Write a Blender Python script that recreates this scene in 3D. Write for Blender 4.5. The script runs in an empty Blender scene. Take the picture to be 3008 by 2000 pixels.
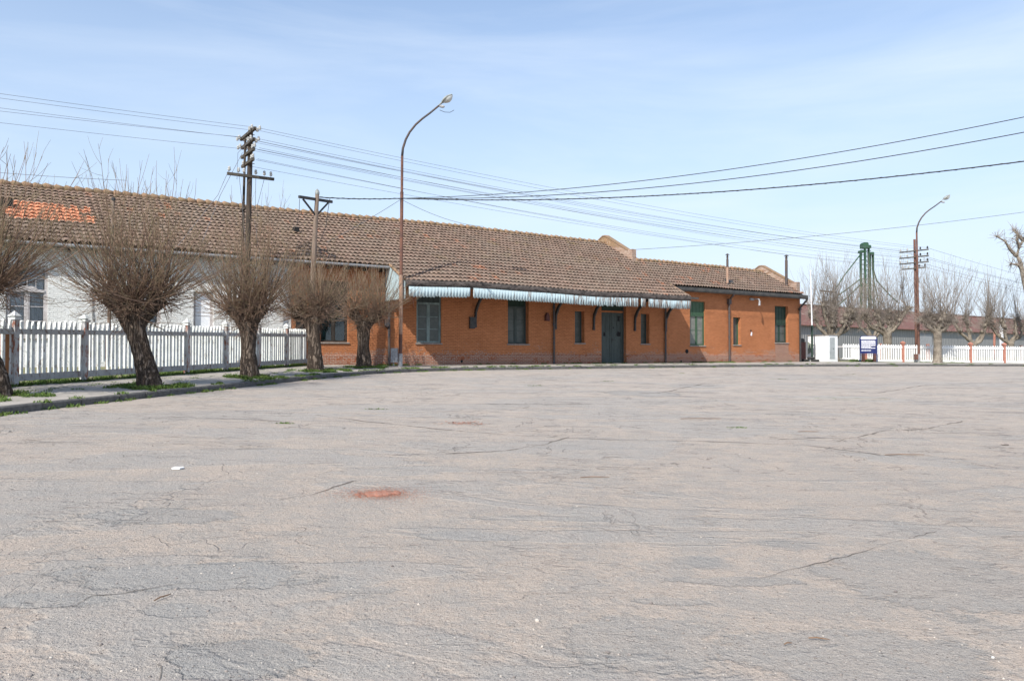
import bpy, math, random
import numpy as np
from mathutils import Vector, Matrix
random.seed(7); rng = np.random.default_rng(11)
R = math.radians
S = bpy.context.scene
C = S.collection

# ------------------------------------------------------------------ camera, sky, sun, exposure
cam_d = bpy.data.cameras.new('camera'); cam = bpy.data.objects.new('camera', cam_d); C.objects.link(cam)
cam_d.sensor_width = 36; cam_d.lens = 27.35; cam_d.clip_end = 3000; cam_d.clip_start = 0.1
cam.location = (0, 0, 1.5); cam.rotation_euler = (R(91.0), 0, 0)
S.camera = cam
SUN = Vector((0.964, 1.870, -1.95)).normalized()
sl = bpy.data.lights.new('sun', 'SUN'); sl.energy = 4.2; sl.angle = R(0.5); sl.color = (1.0, 0.95, 0.87)
so = bpy.data.objects.new('sun', sl); C.objects.link(so)
so.rotation_euler = SUN.to_track_quat('-Z', 'Y').to_euler()
so.location = (-20, -30, 40)
W = bpy.data.worlds.new('World'); S.world = W; W.use_nodes = True
wn = W.node_tree.nodes; wl = W.node_tree.links
for n in list(wn): wn.remove(n)
wo = wn.new('ShaderNodeOutputWorld'); bg = wn.new('ShaderNodeBackground'); bg.inputs[1].default_value = 0.15
sky = wn.new('ShaderNodeTexSky'); sky.sky_type = 'NISHITA'; sky.sun_disc = False
sky.sun_elevation = R(42.8); sky.sun_rotation = R(207.3); sky.air_density = 1.0; sky.dust_density = 0.6; sky.ozone_density = 1.6
tc = wn.new('ShaderNodeTexCoord'); mp = wn.new('ShaderNodeMapping'); mp.inputs['Scale'].default_value = (1.0, 1.3, 6.0)
mp.inputs['Rotation'].default_value = (R(8), R(-14), R(20))
ns = wn.new('ShaderNodeTexNoise'); ns.inputs['Scale'].default_value = 1.5; ns.inputs['Detail'].default_value = 9; ns.inputs['Roughness'].default_value = 0.58; ns.inputs['Distortion'].default_value = 0.5
cr = wn.new('ShaderNodeValToRGB'); cr.color_ramp.elements[0].position = 0.40; cr.color_ramp.elements[1].position = 0.72
cr.color_ramp.elements[0].color = (0.04, 0.04, 0.04, 1); cr.color_ramp.elements[1].color = (0.46, 0.46, 0.46, 1)
sp = wn.new('ShaderNodeSeparateXYZ')
mr = wn.new('ShaderNodeMapRange'); mr.inputs[1].default_value = 0.0; mr.inputs[2].default_value = 0.50; mr.inputs[3].default_value = 1.0; mr.inputs[4].default_value = 0.0
ad = wn.new('ShaderNodeMath'); ad.operation = 'ADD'; ad.use_clamp = True
mx = wn.new('ShaderNodeMixRGB'); mx.inputs[2].default_value = (3.15, 3.72, 4.55, 1)
wl.new(tc.outputs['Generated'], mp.inputs[0]); wl.new(mp.outputs[0], ns.inputs['Vector']); wl.new(ns.outputs['Fac'], cr.inputs[0])
wl.new(tc.outputs['Generated'], sp.inputs[0]); wl.new(sp.outputs[2], mr.inputs[0])
wl.new(mr.outputs[0], mx.inputs[0]); mc = wn.new('ShaderNodeMixRGB'); mc.inputs[2].default_value = (4.3, 4.75, 5.3, 1); wl.new(cr.outputs[0], mc.inputs[0])
wl.new(sky.outputs[0], mx.inputs[1]); wl.new(mx.outputs[0], mc.inputs[1]); wl.new(mc.outputs[0], bg.inputs[0]); wl.new(bg.outputs[0], wo.inputs[0])
S.view_settings.view_transform = 'Standard'; S.view_settings.look = 'None'; S.view_settings.gamma = 1.0
S.view_settings.exposure = 0.54
S.render.engine = 'CYCLES'; S.cycles.max_bounces = 6; S.cycles.transparent_max_bounces = 12

# ------------------------------------------------------------------ helpers
def f(x, y):                      # height of the gently sloping plaza
    return -0.01418 * x + 0.02015 * np.minimum(y, 75)
U = np.array([0.82581, 0.56395]); V = np.array([-0.56395, 0.82581]); P0 = np.array([-4.718, 37.961])
ANG = math.atan2(U[1], U[0])
def wp(s, t):                     # station axes to world axes
    p = P0 + s * U + t * V
    return float(p[0]), float(p[1])

def tag(o, label, cat=None, group=None, kind=None):
    if label: o['label'] = label
    if cat: o['category'] = cat
    if group: o['group'] = group
    if kind: o['kind'] = kind
    return o
def empty(name, loc, rz=0, label=None, cat=None, group=None):
    o = bpy.data.objects.new(name, None); C.objects.link(o); o.location = loc; o.rotation_euler = (0, 0, rz)
    o.empty_display_size = 0.2
    return tag(o, label, cat, group)

class MB:
    def __init__(s): s.v = []; s.f = []; s.n = 0; s.m = []
    def add(s, v, fc, mi=0):
        v = [tuple(map(float, p)) for p in v]; b = s.n
        s.v += v; s.f += [tuple(int(i) + b for i in q) for q in fc]; s.m += [mi] * len(fc); s.n += len(v); return s
    def box(s, x0, x1, y0, y1, z0, z1, mi=0):
        if x0 > x1: x0, x1 = x1, x0
        if y0 > y1: y0, y1 = y1, y0
        if z0 > z1: z0, z1 = z1, z0
        v = [(x0, y0, z0), (x1, y0, z0), (x1, y1, z0), (x0, y1, z0), (x0, y0, z1), (x1, y0, z1), (x1, y1, z1), (x0, y1, z1)]
        return s.add(v, [(0, 3, 2, 1), (4, 5, 6, 7), (0, 1, 5, 4), (1, 2, 6, 5), (2, 3, 7, 6), (3, 0, 4, 7)], mi)
    def bar(s, a, b, w, h, mi=0, up=(0, 0, 1)):      # square bar between two points
        a = Vector(a); b = Vector(b); d = (b - a).normalized(); u = Vector(up)
        if abs(d.dot(u)) > .95: u = Vector((1, 0, 0))
        x = d.cross(u).normalized() * w / 2; y = x.cross(d).normalized() * h / 2
        v = [a - x - y, a + x - y, a + x + y, a - x + y, b - x - y, b + x - y, b + x + y, b - x + y]
        return s.add(v, [(0, 3, 2, 1), (4, 5, 6, 7), (0, 1, 5, 4), (1, 2, 6, 5), (2, 3, 7, 6), (3, 0, 4, 7)], mi)
    def tube(s, pts, r, k=8, mi=0, cap=True):
        pts = [Vector(p) for p in pts]; n = len(pts)
        if not hasattr(r, '__len__'): r = [r] * n
        d0 = (pts[1] - pts[0]).normalized(); ref = Vector((0, 0, 1)) if abs(d0.z) < .9 else Vector((1, 0, 0))
        vs = []
        for i in range(n):
            d = (pts[min(i + 1, n - 1)] - pts[max(i - 1, 0)]).normalized()
            x = d.cross(ref).normalized(); y = d.cross(x).normalized(); ref = x.cross(d).normalized() if abs(d.dot(ref)) > .98 else ref
            for j in range(k):
                a = 2 * math.pi * j / k
                vs.append(pts[i] + x * (r[i] * math.cos(a)) + y * (r[i] * math.sin(a)))
        fc = [(i * k + j, i * k + (j + 1) % k, (i + 1) * k + (j + 1) % k, (i + 1) * k + j) for i in range(n - 1) for j in range(k)]
        if cap: fc += [tuple(range(k)), tuple(range((n - 1) * k, n * k))[::-1]]
        return s.add(vs, fc, mi)
    def lathe(s, c, prof, k=12, mi=0):               # prof: list of (r, z)
        vs = []; n = len(prof)
        for r_, z in prof:
            for j in range(k):
                a = 2 * math.pi * j / k; vs.append((c[0] + r_ * math.cos(a), c[1] + r_ * math.sin(a), c[2] + z))
        fc = [(i * k + j, i * k + (j + 1) % k, (i + 1) * k + (j + 1) % k, (i + 1) * k + j) for i in range(n - 1) for j in range(k)]
        fc += [tuple(range(k))[::-1], tuple(range((n - 1) * k, n * k))]
        return s.add(vs, fc, mi)
    def prism(s, poly, a0, a1, axis='x', mi=0):      # poly in the two other axes
        n = len(poly)
        def mk(a, p): return {'x': (a, p[0], p[1]), 'y': (p[0], a, p[1]), 'z': (p[0], p[1], a)}[axis]
        v = [mk(a0, p) for p in poly] + [mk(a1, p) for p in poly]
        fc = [tuple(range(n)), tuple(range(n, 2 * n))[::-1]] + [(i, (i + 1) % n, n + (i + 1) % n, n + i) for i in range(n)]
        return s.add(v, fc, mi)
    def build(s, name, mats, parent=None, smooth=False):
        me = bpy.data.meshes.new(name); me.from_pydata(s.v, [], s.f)
        for m in (mats if isinstance(mats, (list, tuple)) else [mats]): me.materials.append(m)
        if any(s.m): me.polygons.foreach_set('material_index', s.m)
        import bmesh
        bm = bmesh.new(); bm.from_mesh(me); bmesh.ops.recalc_face_normals(bm, faces=bm.faces); bm.to_mesh(me); bm.free()
        if smooth: me.polygons.foreach_set('use_smooth', [True] * len(me.polygons))
        o = bpy.data.objects.new(name, me); C.objects.link(o)
        if parent: o.parent = parent
        return o
def np_mesh(name, v, fc, mats, parent=None, smooth=False, mi=None):
    v = np.asarray(v, dtype=np.float32).reshape(-1, 3); fc = np.asarray(fc, dtype=np.int32)
    me = bpy.data.meshes.new(name); k = fc.shape[1]
    me.vertices.add(len(v)); me.vertices.foreach_set('co', v.ravel())
    me.loops.add(fc.size); me.loops.foreach_set('vertex_index', fc.ravel())
    me.polygons.add(len(fc)); me.polygons.foreach_set('loop_start', np.arange(0, fc.size, k, dtype=np.int32))
    for m in (mats if isinstance(mats, (list, tuple)) else [mats]): me.materials.append(m)
    if mi is not None: me.polygons.foreach_set('material_index', np.asarray(mi, dtype=np.int32))
    me.update(calc_edges=True)
    if smooth: me.polygons.foreach_set('use_smooth', np.ones(len(fc), dtype=bool))
    me.validate()
    o = bpy.data.objects.new(name, me); C.objects.link(o)
    if parent: o.parent = parent
    return o
def copy_tree(o, parent=None):
    c = o.copy(); C.objects.link(c); c.parent = parent
    for ch in [x for x in list(C.objects) if x.parent == o]: copy_tree(ch, c)
    return c

# ------------------------------------------------------------------ materials
class NT:
    def __init__(s, name, rough=.8, spec=.3):
        s.m = bpy.data.materials.new(name); s.m.use_nodes = True; s.t = s.m.node_tree
        s.b = s.t.nodes['Principled BSDF']; s.b.inputs['Roughness'].default_value = rough
        s.b.inputs['Specular IOR Level'].default_value = spec
        s.co = s.t.nodes.new('ShaderNodeTexCoord').outputs['Object']
    def N(s, typ, **kw):
        n = s.t.nodes.new(typ)
        for k, v in kw.items(): setattr(n, k, v)
        return n
    def put(s, sock, v):
        if isinstance(v, bpy.types.NodeSocket): s.t.links.new(v, sock)
        else: sock.default_value = v
    def mapv(s, scale=(1, 1, 1), rot=(0, 0, 0), loc=(0, 0, 0), co=None):
        n = s.N('ShaderNodeMapping'); s.put(n.inputs[0], co or s.co)
        n.inputs['Scale'].default_value = scale; n.inputs['Rotation'].default_value = rot; n.inputs['Location'].default_value = loc
        return n.outputs[0]
    def noise(s, scale, detail=4, rough=.55, dist=0, co=None):
        n = s.N('ShaderNodeTexNoise'); s.put(n.inputs['Vector'], co or s.co)
        n.inputs['Scale'].default_value = scale; n.inputs['Detail'].default_value = detail; n.inputs['Roughness'].default_value = rough; n.inputs['Distortion'].default_value = dist
        return n.outputs['Fac']
    def vor(s, scale, feature='F1', co=None, out='Distance'):
        n = s.N('ShaderNodeTexVoronoi', feature=feature); s.put(n.inputs['Vector'], co or s.co); n.inputs['Scale'].default_value = scale
        return n.outputs[out]
    def ramp(s, v, a, b, c0=0., c1=1.):
        n = s.N('ShaderNodeMapRange'); s.put(n.inputs[0], v); n.inputs[1].default_value = a; n.inputs[2].default_value = b; n.inputs[3].default_value = c0; n.inputs[4].default_value = c1
        return n.outputs[0]
    def math(s, op, a, b=0., clamp=False):
        n = s.N('ShaderNodeMath', operation=op); n.use_clamp = clamp; s.put(n.inputs[0], a); s.put(n.inputs[1], b); return n.outputs[0]
    def mix(s, fac, a, b, mode='MIX'):
        n = s.N('ShaderNodeMixRGB', blend_type=mode)
        for k, v in ((0, fac), (1, a), (2, b)):
            if isinstance(v, tuple) and len(v) == 3: v = v + (1,)
            s.put(n.inputs[k], v)
        return n.outputs[0]
    def sep(s, co=None):
        n = s.N('ShaderNodeSeparateXYZ'); s.put(n.inputs[0], co or s.co); return n.outputs
    def comb(s, x, y, z=0.):
        n = s.N('ShaderNodeCombineXYZ'); s.put(n.inputs[0], x); s.put(n.inputs[1], y); s.put(n.inputs[2], z); return n.outputs[0]
    def bump(s, h, dist=.01, st=1.):
        n = s.N('ShaderNodeBump'); s.put(n.inputs['Height'], h); n.inputs['Distance'].default_value = dist; n.inputs['Strength'].default_value = st
        s.t.links.new(n.outputs[0], s.b.inputs['Normal'])
    def col(s, c): s.put(s.b.inputs['Base Color'], c if not isinstance(c, tuple) else c + (1,)); return s.m

def plain(name, c, c2=None, scale=6., rough=.7, bump=.003, spec=.3, metal=0., stretch=(1, 1, 1)):
    m = NT(name, rough, spec); m.b.inputs['Metallic'].default_value = metal
    if c2 is None: c2 = tuple(x * .7 for x in c)
    co = m.mapv(stretch)
    n = m.noise(scale, 6, .65, co=co); n2 = m.noise(scale * 7, 3, co=co)
    k = m.math('ADD', m.ramp(n, .35, .65), m.ramp(n2, .3, .7, -.25, .25), True)
    if bump: m.bump(m.math('ADD', n, n2), bump)
    return m.col(m.mix(k, c, c2))

def brick_mat(name, pa, pb, worn_lo, worn_amt, wear=(.34, .15, .09), wear2=(.25, .10, .06), mort=(.50, .40, .32), paintmort=.55, bd=.03, grime=True):
    m = NT(name, .85, .2)
    x, y, z = m.sep()
    v = m.comb(m.math('ADD', x, y), z)
    def bt(c1, c2, mc, ms):
        n = m.N('ShaderNodeTexBrick'); m.put(n.inputs['Vector'], v)
        for k, c in (('Color1', c1), ('Color2', c2), ('Mortar', mc)): n.inputs[k].default_value = c + (1,)
        n.inputs['Scale'].default_value = 1; n.inputs['Mortar Size'].default_value = ms; n.inputs['Mortar Smooth'].default_value = .2
        n.inputs['Brick Width'].default_value = .25; n.inputs['Row Height'].default_value = .078; n.offset = .5
        return n
    a = bt(pa, pb, tuple(c * paintmort for c in pa), .013)
    b = bt(wear, wear2, mort, .012)
    big = m.noise(.7, 5, .6); mid = m.noise(3.2, 6, .7); fine = m.noise(22, 4, .6)
    paint = m.mix(m.ramp(big, .35, .7, 0, .55), a.outputs[0], tuple(min(1, c * 1.12) for c in pa))
    paint = m.mix(m.ramp(mid, .5, .75, 0, .5), paint, tuple(c * .72 for c in pb))
    paint = m.mix(m.ramp(m.noise(8, 5, .7, co=m.mapv((.55, .55, 1.7))), .45, .68, 0, .55), paint, tuple(c * .62 for c in pb))
    paint = m.mix(m.ramp(m.noise(5, 6, .75, co=m.mapv((.6, .6, 1.5), loc=(3, 1, 7))), .55, .72, 0, .45), paint, tuple(min(1, c * 1.25) for c in pa))
    wv = m.noise(1.6, 4, .6, co=m.mapv((.45, .45, 1.6)))
    th = m.math('ADD', m.ramp(z, worn_lo, worn_lo + 1.0, .42, -.35), m.math('MULTIPLY', m.math('SUBTRACT', wv, .5), 1.9))
    th = m.math('ADD', th, m.math('MULTIPLY', m.math('SUBTRACT', m.noise(9, 5, .75), .5), 2.2))
    mask = m.math('MULTIPLY', m.ramp(th, .10 - worn_amt, .30 - worn_amt), .8)
    wearc = m.mix(m.ramp(fine, .45, .75, 0, .35), b.outputs[0], (.46, .36, .29))
    c = m.mix(mask, paint, wearc)
    if grime:
        gz = m.ramp(z, .95, 1.2, .5, 0.)
        c = m.mix(m.math('MULTIPLY', gz, m.ramp(mid, .3, .6)), c, (.16, .11, .085))
    h = m.math('SUBTRACT', m.math('MULTIPLY', m.math('SUBTRACT', 1., a.outputs['Fac']), 1.), m.math('MULTIPLY', fine, -.8))
    h = m.math('ADD', h, m.math('MULTIPLY', mid, .8))
    m.bump(h, bd)
    return m.col(c)

M = {}
M['orange'] = brick_mat('orange painted brick', (.54, .215, .095), (.46, .175, .075), 1.42, -.16)
M['plinth'] = brick_mat('worn red brick plinth', (.40, .145, .072), (.34, .115, .055), 3.2, -.05, mort=(.52, .42, .35))
M['patch'] = brick_mat('bare patched brick', (.34, .17, .12), (.28, .12, .09), 5, 1.0)
M['whitewall'] = brick_mat('white painted brick', (.85, .85, .83), (.78, .78, .76), -4, -2, paintmort=.66, bd=.04, grime=False)
M['parapet'] = brick_mat('mossy parapet brick', (.42, .26, .15), (.30, .22, .13), 8.2, .1, wear=(.50, .38, .30), mort=(.5, .45, .40), grime=False)

def roof_mat():
    m = NT('weathered clay tiles', .85, .2)
    x, y, z = m.sep()
    ix = m.math('FLOOR', m.math('DIVIDE', x, .245)); iy = m.math('FLOOR', m.math('DIVIDE', m.math('ADD', y, 10.1), .39))
    wnn = m.N('ShaderNodeTexWhiteNoise', noise_dimensions='2D'); m.put(wnn.inputs[0], m.comb(ix, iy)); r = wnn.outputs['Value']
    wn2 = m.N('ShaderNodeTexWhiteNoise', noise_dimensions='2D'); m.put(wn2.inputs[0], m.comb(m.math('ADD', ix, 77.), iy)); r2 = wn2.outputs['Value']
    base = m.mix(r, (.185, .128, .098), (.255, .175, .135))
    base = m.mix(m.ramp(m.noise(.35, 5, .6), .42, .66, 0, .7), base, (.205, .16, .125))
    big = m.noise(.22, 4)
    base = m.mix(m.math('MULTIPLY', m.ramp(r2, .93, .98), m.ramp(big, .42, .6)), base, (.40, .165, .09))
    lich = m.noise(5.5, 7, .78)
    base = m.mix(m.ramp(lich, .53, .66, 0, .75), base, (.30, .275, .225))
    base = m.mix(m.ramp(m.noise(9, 5, .7), .62, .72, 0, .8), base, (.10, .075, .06))
    moss = m.math('MULTIPLY', m.ramp(m.noise(1.3, 6, .7), .56, .68), m.ramp(m.math('ABSOLUTE', m.math('SUBTRACT', y, 5.0)), 0., 5., .8, .15))
    base = m.mix(moss, base, (.22, .165, .07))
    # the area of newly laid orange tiles
    jit = m.math('MULTIPLY', m.math('SUBTRACT', r, .5), .5)
    sx = m.math('MULTIPLY', m.ramp(m.math('ADD', x, jit), -16.9, -16.8), m.ramp(m.math('ADD', x, jit), -13.8, -13.9))
    sy = m.math('MULTIPLY', m.ramp(m.math('ADD', iy, 0.), 29.5, 29.6), m.ramp(iy, 34.6, 34.5))
    base = m.mix(m.math('MULTIPLY', m.math('MULTIPLY', sx, sy), m.ramp(r2, .05, .06)), base, m.mix(r, (.66, .28, .155), (.50, .215, .125)))
    m.bump(m.math('ADD', lich, m.noise(30, 4)), .012)
    return m.col(base)
M['roof'] = roof_mat()
M['ridge'] = plain('mossy ridge tiles', (.31, .19, .12), (.19, .145, .085), 5, .9, .01)
M['fascia'] = plain('rotten grey timber', (.12, .10, .09), (.018, .016, .015), 3.5, .9, .01, stretch=(1, 1, 4))
M['gutter'] = plain('dark gutter metal', (.045, .045, .045), (.09, .085, .075), 3, .6, .002)
M['darkwood'] = plain('dark soffit boards', (.05, .045, .04), (.03, .025, .02), 5, .9)
M['iron'] = plain('black painted iron', (.028, .03, .034), (.06, .055, .05), 6, .5, .002)
M['pipe'] = plain('rusty dark downpipe', (.06, .065, .075), (.11, .07, .05), 5, .6, .003)
M['teal'] = plain('grey green paint', (.062, .078, .074), (.042, .055, .052), 5, .6, .003, stretch=(1, 1, .3))
M['tealpale'] = plain('pale teal paint', (.22, .28, .27), (.12, .155, .15), 7, .6, .003, stretch=(1, 1, .3))
M['green'] = plain('green window paint', (.042, .092, .05), (.06, .105, .062), 5, .6, .002)
M['greendark'] = plain('dark green paint', (.018, .038, .028), (.03, .055, .04), 4, .6, .002)
M['greywood'] = plain('peeling white window paint', (.56, .53, .53), (.34, .31, .30), 8, .8, .004)
M['sill'] = plain('weathered sill stone', (.30, .27, .24), (.19, .17, .15), 8, .9)
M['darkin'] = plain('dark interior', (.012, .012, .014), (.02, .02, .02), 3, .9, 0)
M['curtain'] = plain('white curtain cloth', (.85, .86, .88), (.66, .68, .72), 4, .9)
M['tealcurtain'] = plain('teal curtain cloth', (.08, .20, .19), (.04, .10, .10), 4, .9)
M['palepanel'] = plain('dusty pale panes', (.20, .20, .17), (.13, .14, .12), 3, .4, 0, .35)
M['panel'] = plain('dusty grey green panes', (.085, .095, .085), (.05, .06, .055), 2.5, .35, 0, .35)
def glass():
    m = NT('window glass', .06, .5); t = m.t
    tr = t.nodes.new('ShaderNodeBsdfTransparent'); tr.inputs[0].default_value = (.9, .92, .93, 1)
    gl = t.nodes.new('ShaderNodeBsdfGlossy'); gl.inputs['Roughness'].default_value = .04
    fr = t.nodes.new('ShaderNodeFresnel'); fr.inputs[0].default_value = 1.6
    mx_ = t.nodes.new('ShaderNodeMixShader'); t.links.new(fr.outputs[0], mx_.inputs[0]); t.links.new(tr.outputs[0], mx_.inputs[1]); t.links.new(gl.outputs[0], mx_.inputs[2])
    t.links.new(mx_.outputs[0], t.nodes['Material Output'].inputs[0]); return m.m
M['glass'] = glass()
def valance_mat():
    m = NT('peeling pale blue boards', .7, .3)
    x, y, z = m.sep()
    st = m.noise(7, 5, .7, co=m.mapv((1.6, 1.6, .22))); st2 = m.noise(16, 4, .7, co=m.mapv((1.5, 1.5, .15)))
    wear = m.ramp(x, 3., 12., -.05, .065)
    k = m.ramp(m.math('ADD', st, wear), .535, .575, 1, 0)
    c = m.mix(m.ramp(st2, .45, .7, 0, .3), (.40, .50, .525), (.28, .36, .38))
    c = m.mix(m.math('SUBTRACT', 1., k), c, m.mix(st2, (.055, .05, .045), (.30, .25, .22)))
    m.bump(st2, .004); return m.col(c)
M['valance'] = valance_mat()
def peel(name, a, b, under, amt=.5, sc=9):
    m = NT(name, .8, .2); n = m.noise(sc, 7, .75, co=m.mapv((1.3, 1.3, .5))); n2 = m.noise(2.2, 4)
    c = m.mix(m.ramp(n2, .4, .65), a, b); c = m.mix(m.ramp(n, amt + .06, amt + .10), c, under)
    m.bump(n, .006); return m.col(c)
M['picket'] = peel('flaking white picket paint', (.74, .76, .74), (.60, .62, .59), (.30, .24, .20), .52)
M['rail'] = peel('flaking grey rail paint', (.42, .42, .41), (.33, .33, .33), (.20, .16, .14), .48)
M['postp'] = peel('flaking post paint', (.48, .49, .48), (.36, .35, .35), (.26, .12, .085), .46, 6)
M['rpicket'] = plain('clean white picket paint', (.82, .82, .80), (.72, .71, .69), 6, .7, .003)
M['redpost'] = plain('salmon red post paint', (.46, .21, .15), (.35, .15, .11), 6, .8, .004)
M['rust'] = plain('rusty brown pole', (.19, .085, .055), (.10, .055, .045), 3, .7, .003)
M['rustpale'] = plain('worn pale pole paint', (.42, .30, .22), (.28, .15, .10), 3, .7, .003, stretch=(1, 1, .5))
M['poledark'] = plain('tarred timber pole', (.035, .028, .024), (.075, .055, .04), 3, .85, .006, stretch=(3, 3, .4))
M['polegrey'] = plain('weathered timber pole', (.25, .19, .15), (.15, .11, .085), 3, .9, .006, stretch=(4, 4, .4))
M['arm'] = plain('weathered crossarm', (.11, .095, .075), (.055, .05, .042), 4, .9, .004)
M['ceramic'] = plain('white ceramic insulator', (.50, .50, .47), (.38, .37, .35), 9, .25, 0, .6)
M['wire'] = plain('bare wire', (.10, .105, .115), (.14, .14, .15), 2, .5, 0)
M['cable'] = plain('black cable', (.02, .02, .022), (.04, .04, .04), 3, .6, 0)
M['lampgrey'] = plain('lamp housing grey', (.33, .35, .33), (.20, .21, .20), 6, .5, .002)
M['lampglass'] = plain('dusty lamp bowl', (.55, .56, .53), (.38, .38, .35), 7, .2, 0, .6)
M['white'] = plain('whitewash', (.84, .84, .83), (.78, .78, .77), 3, .8, .004)
M['greydoor'] = plain('pale grey steel door', (.42, .45, .45), (.34, .36, .36), 4, .6, .003)
M['signblue'] = plain('navy sign paint', (.012, .02, .085), (.02, .03, .12), 4, .5, 0)
M['signwhite'] = plain('white sign lettering', (.82, .82, .84), (.75, .75, .78), 4, .6, 0)
M['tyre'] = plain('black rubber', (.03, .03, .03), (.05, .048, .045), 9, .85)
M['brownbox'] = plain('brown painted steel', (.13, .05, .045), (.09, .04, .035), 5, .7)
M['siloGrey'] = plain('galvanised silo sheet', (.42, .44, .46), (.34, .36, .38), 1, .5, 0)
M['towergreen'] = plain('green elevator paint', (.025, .072, .038), (.04, .095, .055), 1, .6, 0)
M['paper'] = plain('white paper', (.8, .8, .78), (.7, .7, .68), 20, .9)
M['stick'] = plain('dry stick', (.24, .15, .09), (.12, .075, .05), 20, .9)
M['stone'] = plain('loose stones', (.34, .30, .27), (.16, .14, .13), 30, .9)
M['dust'] = plain('crushed brick dust', (.44, .175, .11), (.36, .22, .17), 34, .95, .01)
M['steelgrey'] = plain('grey steel box', (.40, .41, .42), (.22, .22, .23), 12, .6, .002)
def corr(name, a, b, rustc, amt, sx, bd):
    m = NT(name, .6, .3); x, y, z = m.sep()
    w = m.math('SINE', m.math('MULTIPLY', m.math('ADD', x, 0.), sx)); n = m.noise(.5, 6, .65); n2 = m.noise(.9, 5, .7, co=m.mapv((2.2, .35, .5)))
    c = m.mix(n, a, b); c = m.mix(m.ramp(n2, amt, amt + .05), c, rustc); c = m.mix(m.ramp(w, -.9, .2, .35, 0), c, tuple(q * .55 for q in a))
    m.bump(w, bd); return m.col(c)
M['shedwall'] = corr('grey corrugated wall', (.29, .29, .285), (.25, .25, .25), (.22, .21, .20), .62, 14, .03)
M['shedroof'] = corr('rusty corrugated roof', (.20, .085, .058), (.145, .07, .052), (.46, .37, .33), .63, 10, .03)
def bark(name, a, b, crk):
    m = NT(name, .95, .1)
    co = m.mapv((6.5, 6.5, 1.1)); n = m.noise(1.6, 7, .7, .8, co=co)
    rd = m.math('ABSOLUTE', m.math('SUBTRACT', n, .5)); rd = m.ramp(rd, 0, .09)
    c = m.mix(m.noise(3, 4), a, b); c = m.mix(rd, crk, c); m.bump(m.math('ADD', rd, m.math('MULTIPLY', m.noise(30, 4), .3)), .05)
    return m.col(c)
M['bark'] = bark('furrowed willow bark', (.26, .205, .16), (.17, .13, .10), (.055, .04, .032))
M['planebark'] = plain('mottled plane bark', (.29, .25, .20), (.11, .09, .07), 2.6, .9, .02)
M['twig'] = plain('brown bare twigs', (.26, .175, .125), (.14, .09, .063), 2, .8, 0)
M['twigtip'] = plain('pale budding twigs', (.24, .20, .12), (.17, .125, .075), 2, .8, 0)
M['planetwig'] = plain('pale grey twigs', (.33, .285, .245), (.22, .185, .155), 1, .8, 0)
def grassm():
    m = NT('green weeds', .7, .2); n = m.noise(3, 4); n2 = m.noise(25, 2)
    return m.col(m.mix(m.ramp(n2, .35, .65), m.mix(m.ramp(n, .35, .65), (.075, .135, .022), (.16, .20, .05)), (.05, .10, .02)))
M['grass'] = grassm()
def pave_mat():
    m = NT('dusty concrete pavement', .9, .2)
    n = m.noise(1.1, 6, .65); g = m.noise(40, 4, .7)
    c = m.mix(m.ramp(n, .35, .65), (.40, .37, .33), (.31, .285, .255)); c = m.mix(m.ramp(g, .4, .7, 0, .4), c, (.20, .18, .16))
    x, y, z = m.sep()
    q = m.N('ShaderNodeTexBrick'); m.put(q.inputs['Vector'], m.mapv((1, 1, 1), (0, 0, R(10)))); q.inputs['Scale'].default_value = 1
    q.inputs['Brick Width'].default_value = 2.1; q.inputs['Row Height'].default_value = 1.4; q.inputs['Mortar Size'].default_value = .012; q.offset = .0
    c = m.mix(m.math('MULTIPLY', q.outputs['Fac'], .7), c, (.12, .12, .08))
    ms = m.math('MULTIPLY', m.ramp(m.noise(2.2, 6, .7), .60, .66), .8); c = m.mix(ms, c, (.17, .19, .09))
    m.bump(m.math('ADD', n, g), .01); return m.col(c)
M['pave'] = pave_mat()
M['kerb'] = plain('dark granite kerb', (.15, .145, .135), (.085, .08, .078), 9, .9, .012)
M['yard'] = plain('dry yard soil', (.24, .19, .13), (.13, .16, .06), 1.5, .95, .02)

PATCH = []   # ellipses of coarser grey asphalt, and one of painted tree shadow: cx, cy, rx, ry, strength
def px2g(x, y):                   # design-time table of positions on the plaza
    Y = 1.5 * 2285 / (y - 1040 - .01418 * (x - 1504) + 46.04); return (x - 1504) / 2285 * Y, Y
for dx, dy, hx, hy, st in [(380, 1185, 190, 17, .9), (440, 1322, 330, 30, 1), (110, 1378, 130, 18, .9), (1090, 1232, 140, 10, .8), (1600, 1290, 80, 13, 1.3), (1800, 1250, 75, 12, 1.3), (570, 1510, 180, 40, 1.0),
                           (1480, 906, 90, 6, 1), (1600, 890, 70, 3, .8), (1350, 1030, 120, 5, .5), (200, 985, 200, 12, .5), (1950, 1500, 330, 60, .6), (1480, 1470, 180, 60, .5), (1540, 1380, 90, 10, .6), (820, 1355, 110, 8, .6), (650, 1225, 90, 6, .5), (1700, 1335, 160, 12, .7), (2150, 1330, 260, 60, .6), (420, 1400, 110, 14, .7), (1250, 1190, 160, 8, .5), (700, 1460, 70, 10, .5)]:  # wide flat ellipse at far left paints the tree-crown shadow streaks grey
    X, Y = px2g(dx * 1.2755, dy * 1.2755); _, Y0 = px2g(dx * 1.2755, (dy - hy) * 1.2755); X1, _ = px2g((dx + hx) * 1.2755, dy * 1.2755)
    PATCH.append((round(X, 2), round(Y, 2), round(abs(X1 - X), 2), round(abs(Y0 - Y) * 1.1, 2), st))
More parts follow.
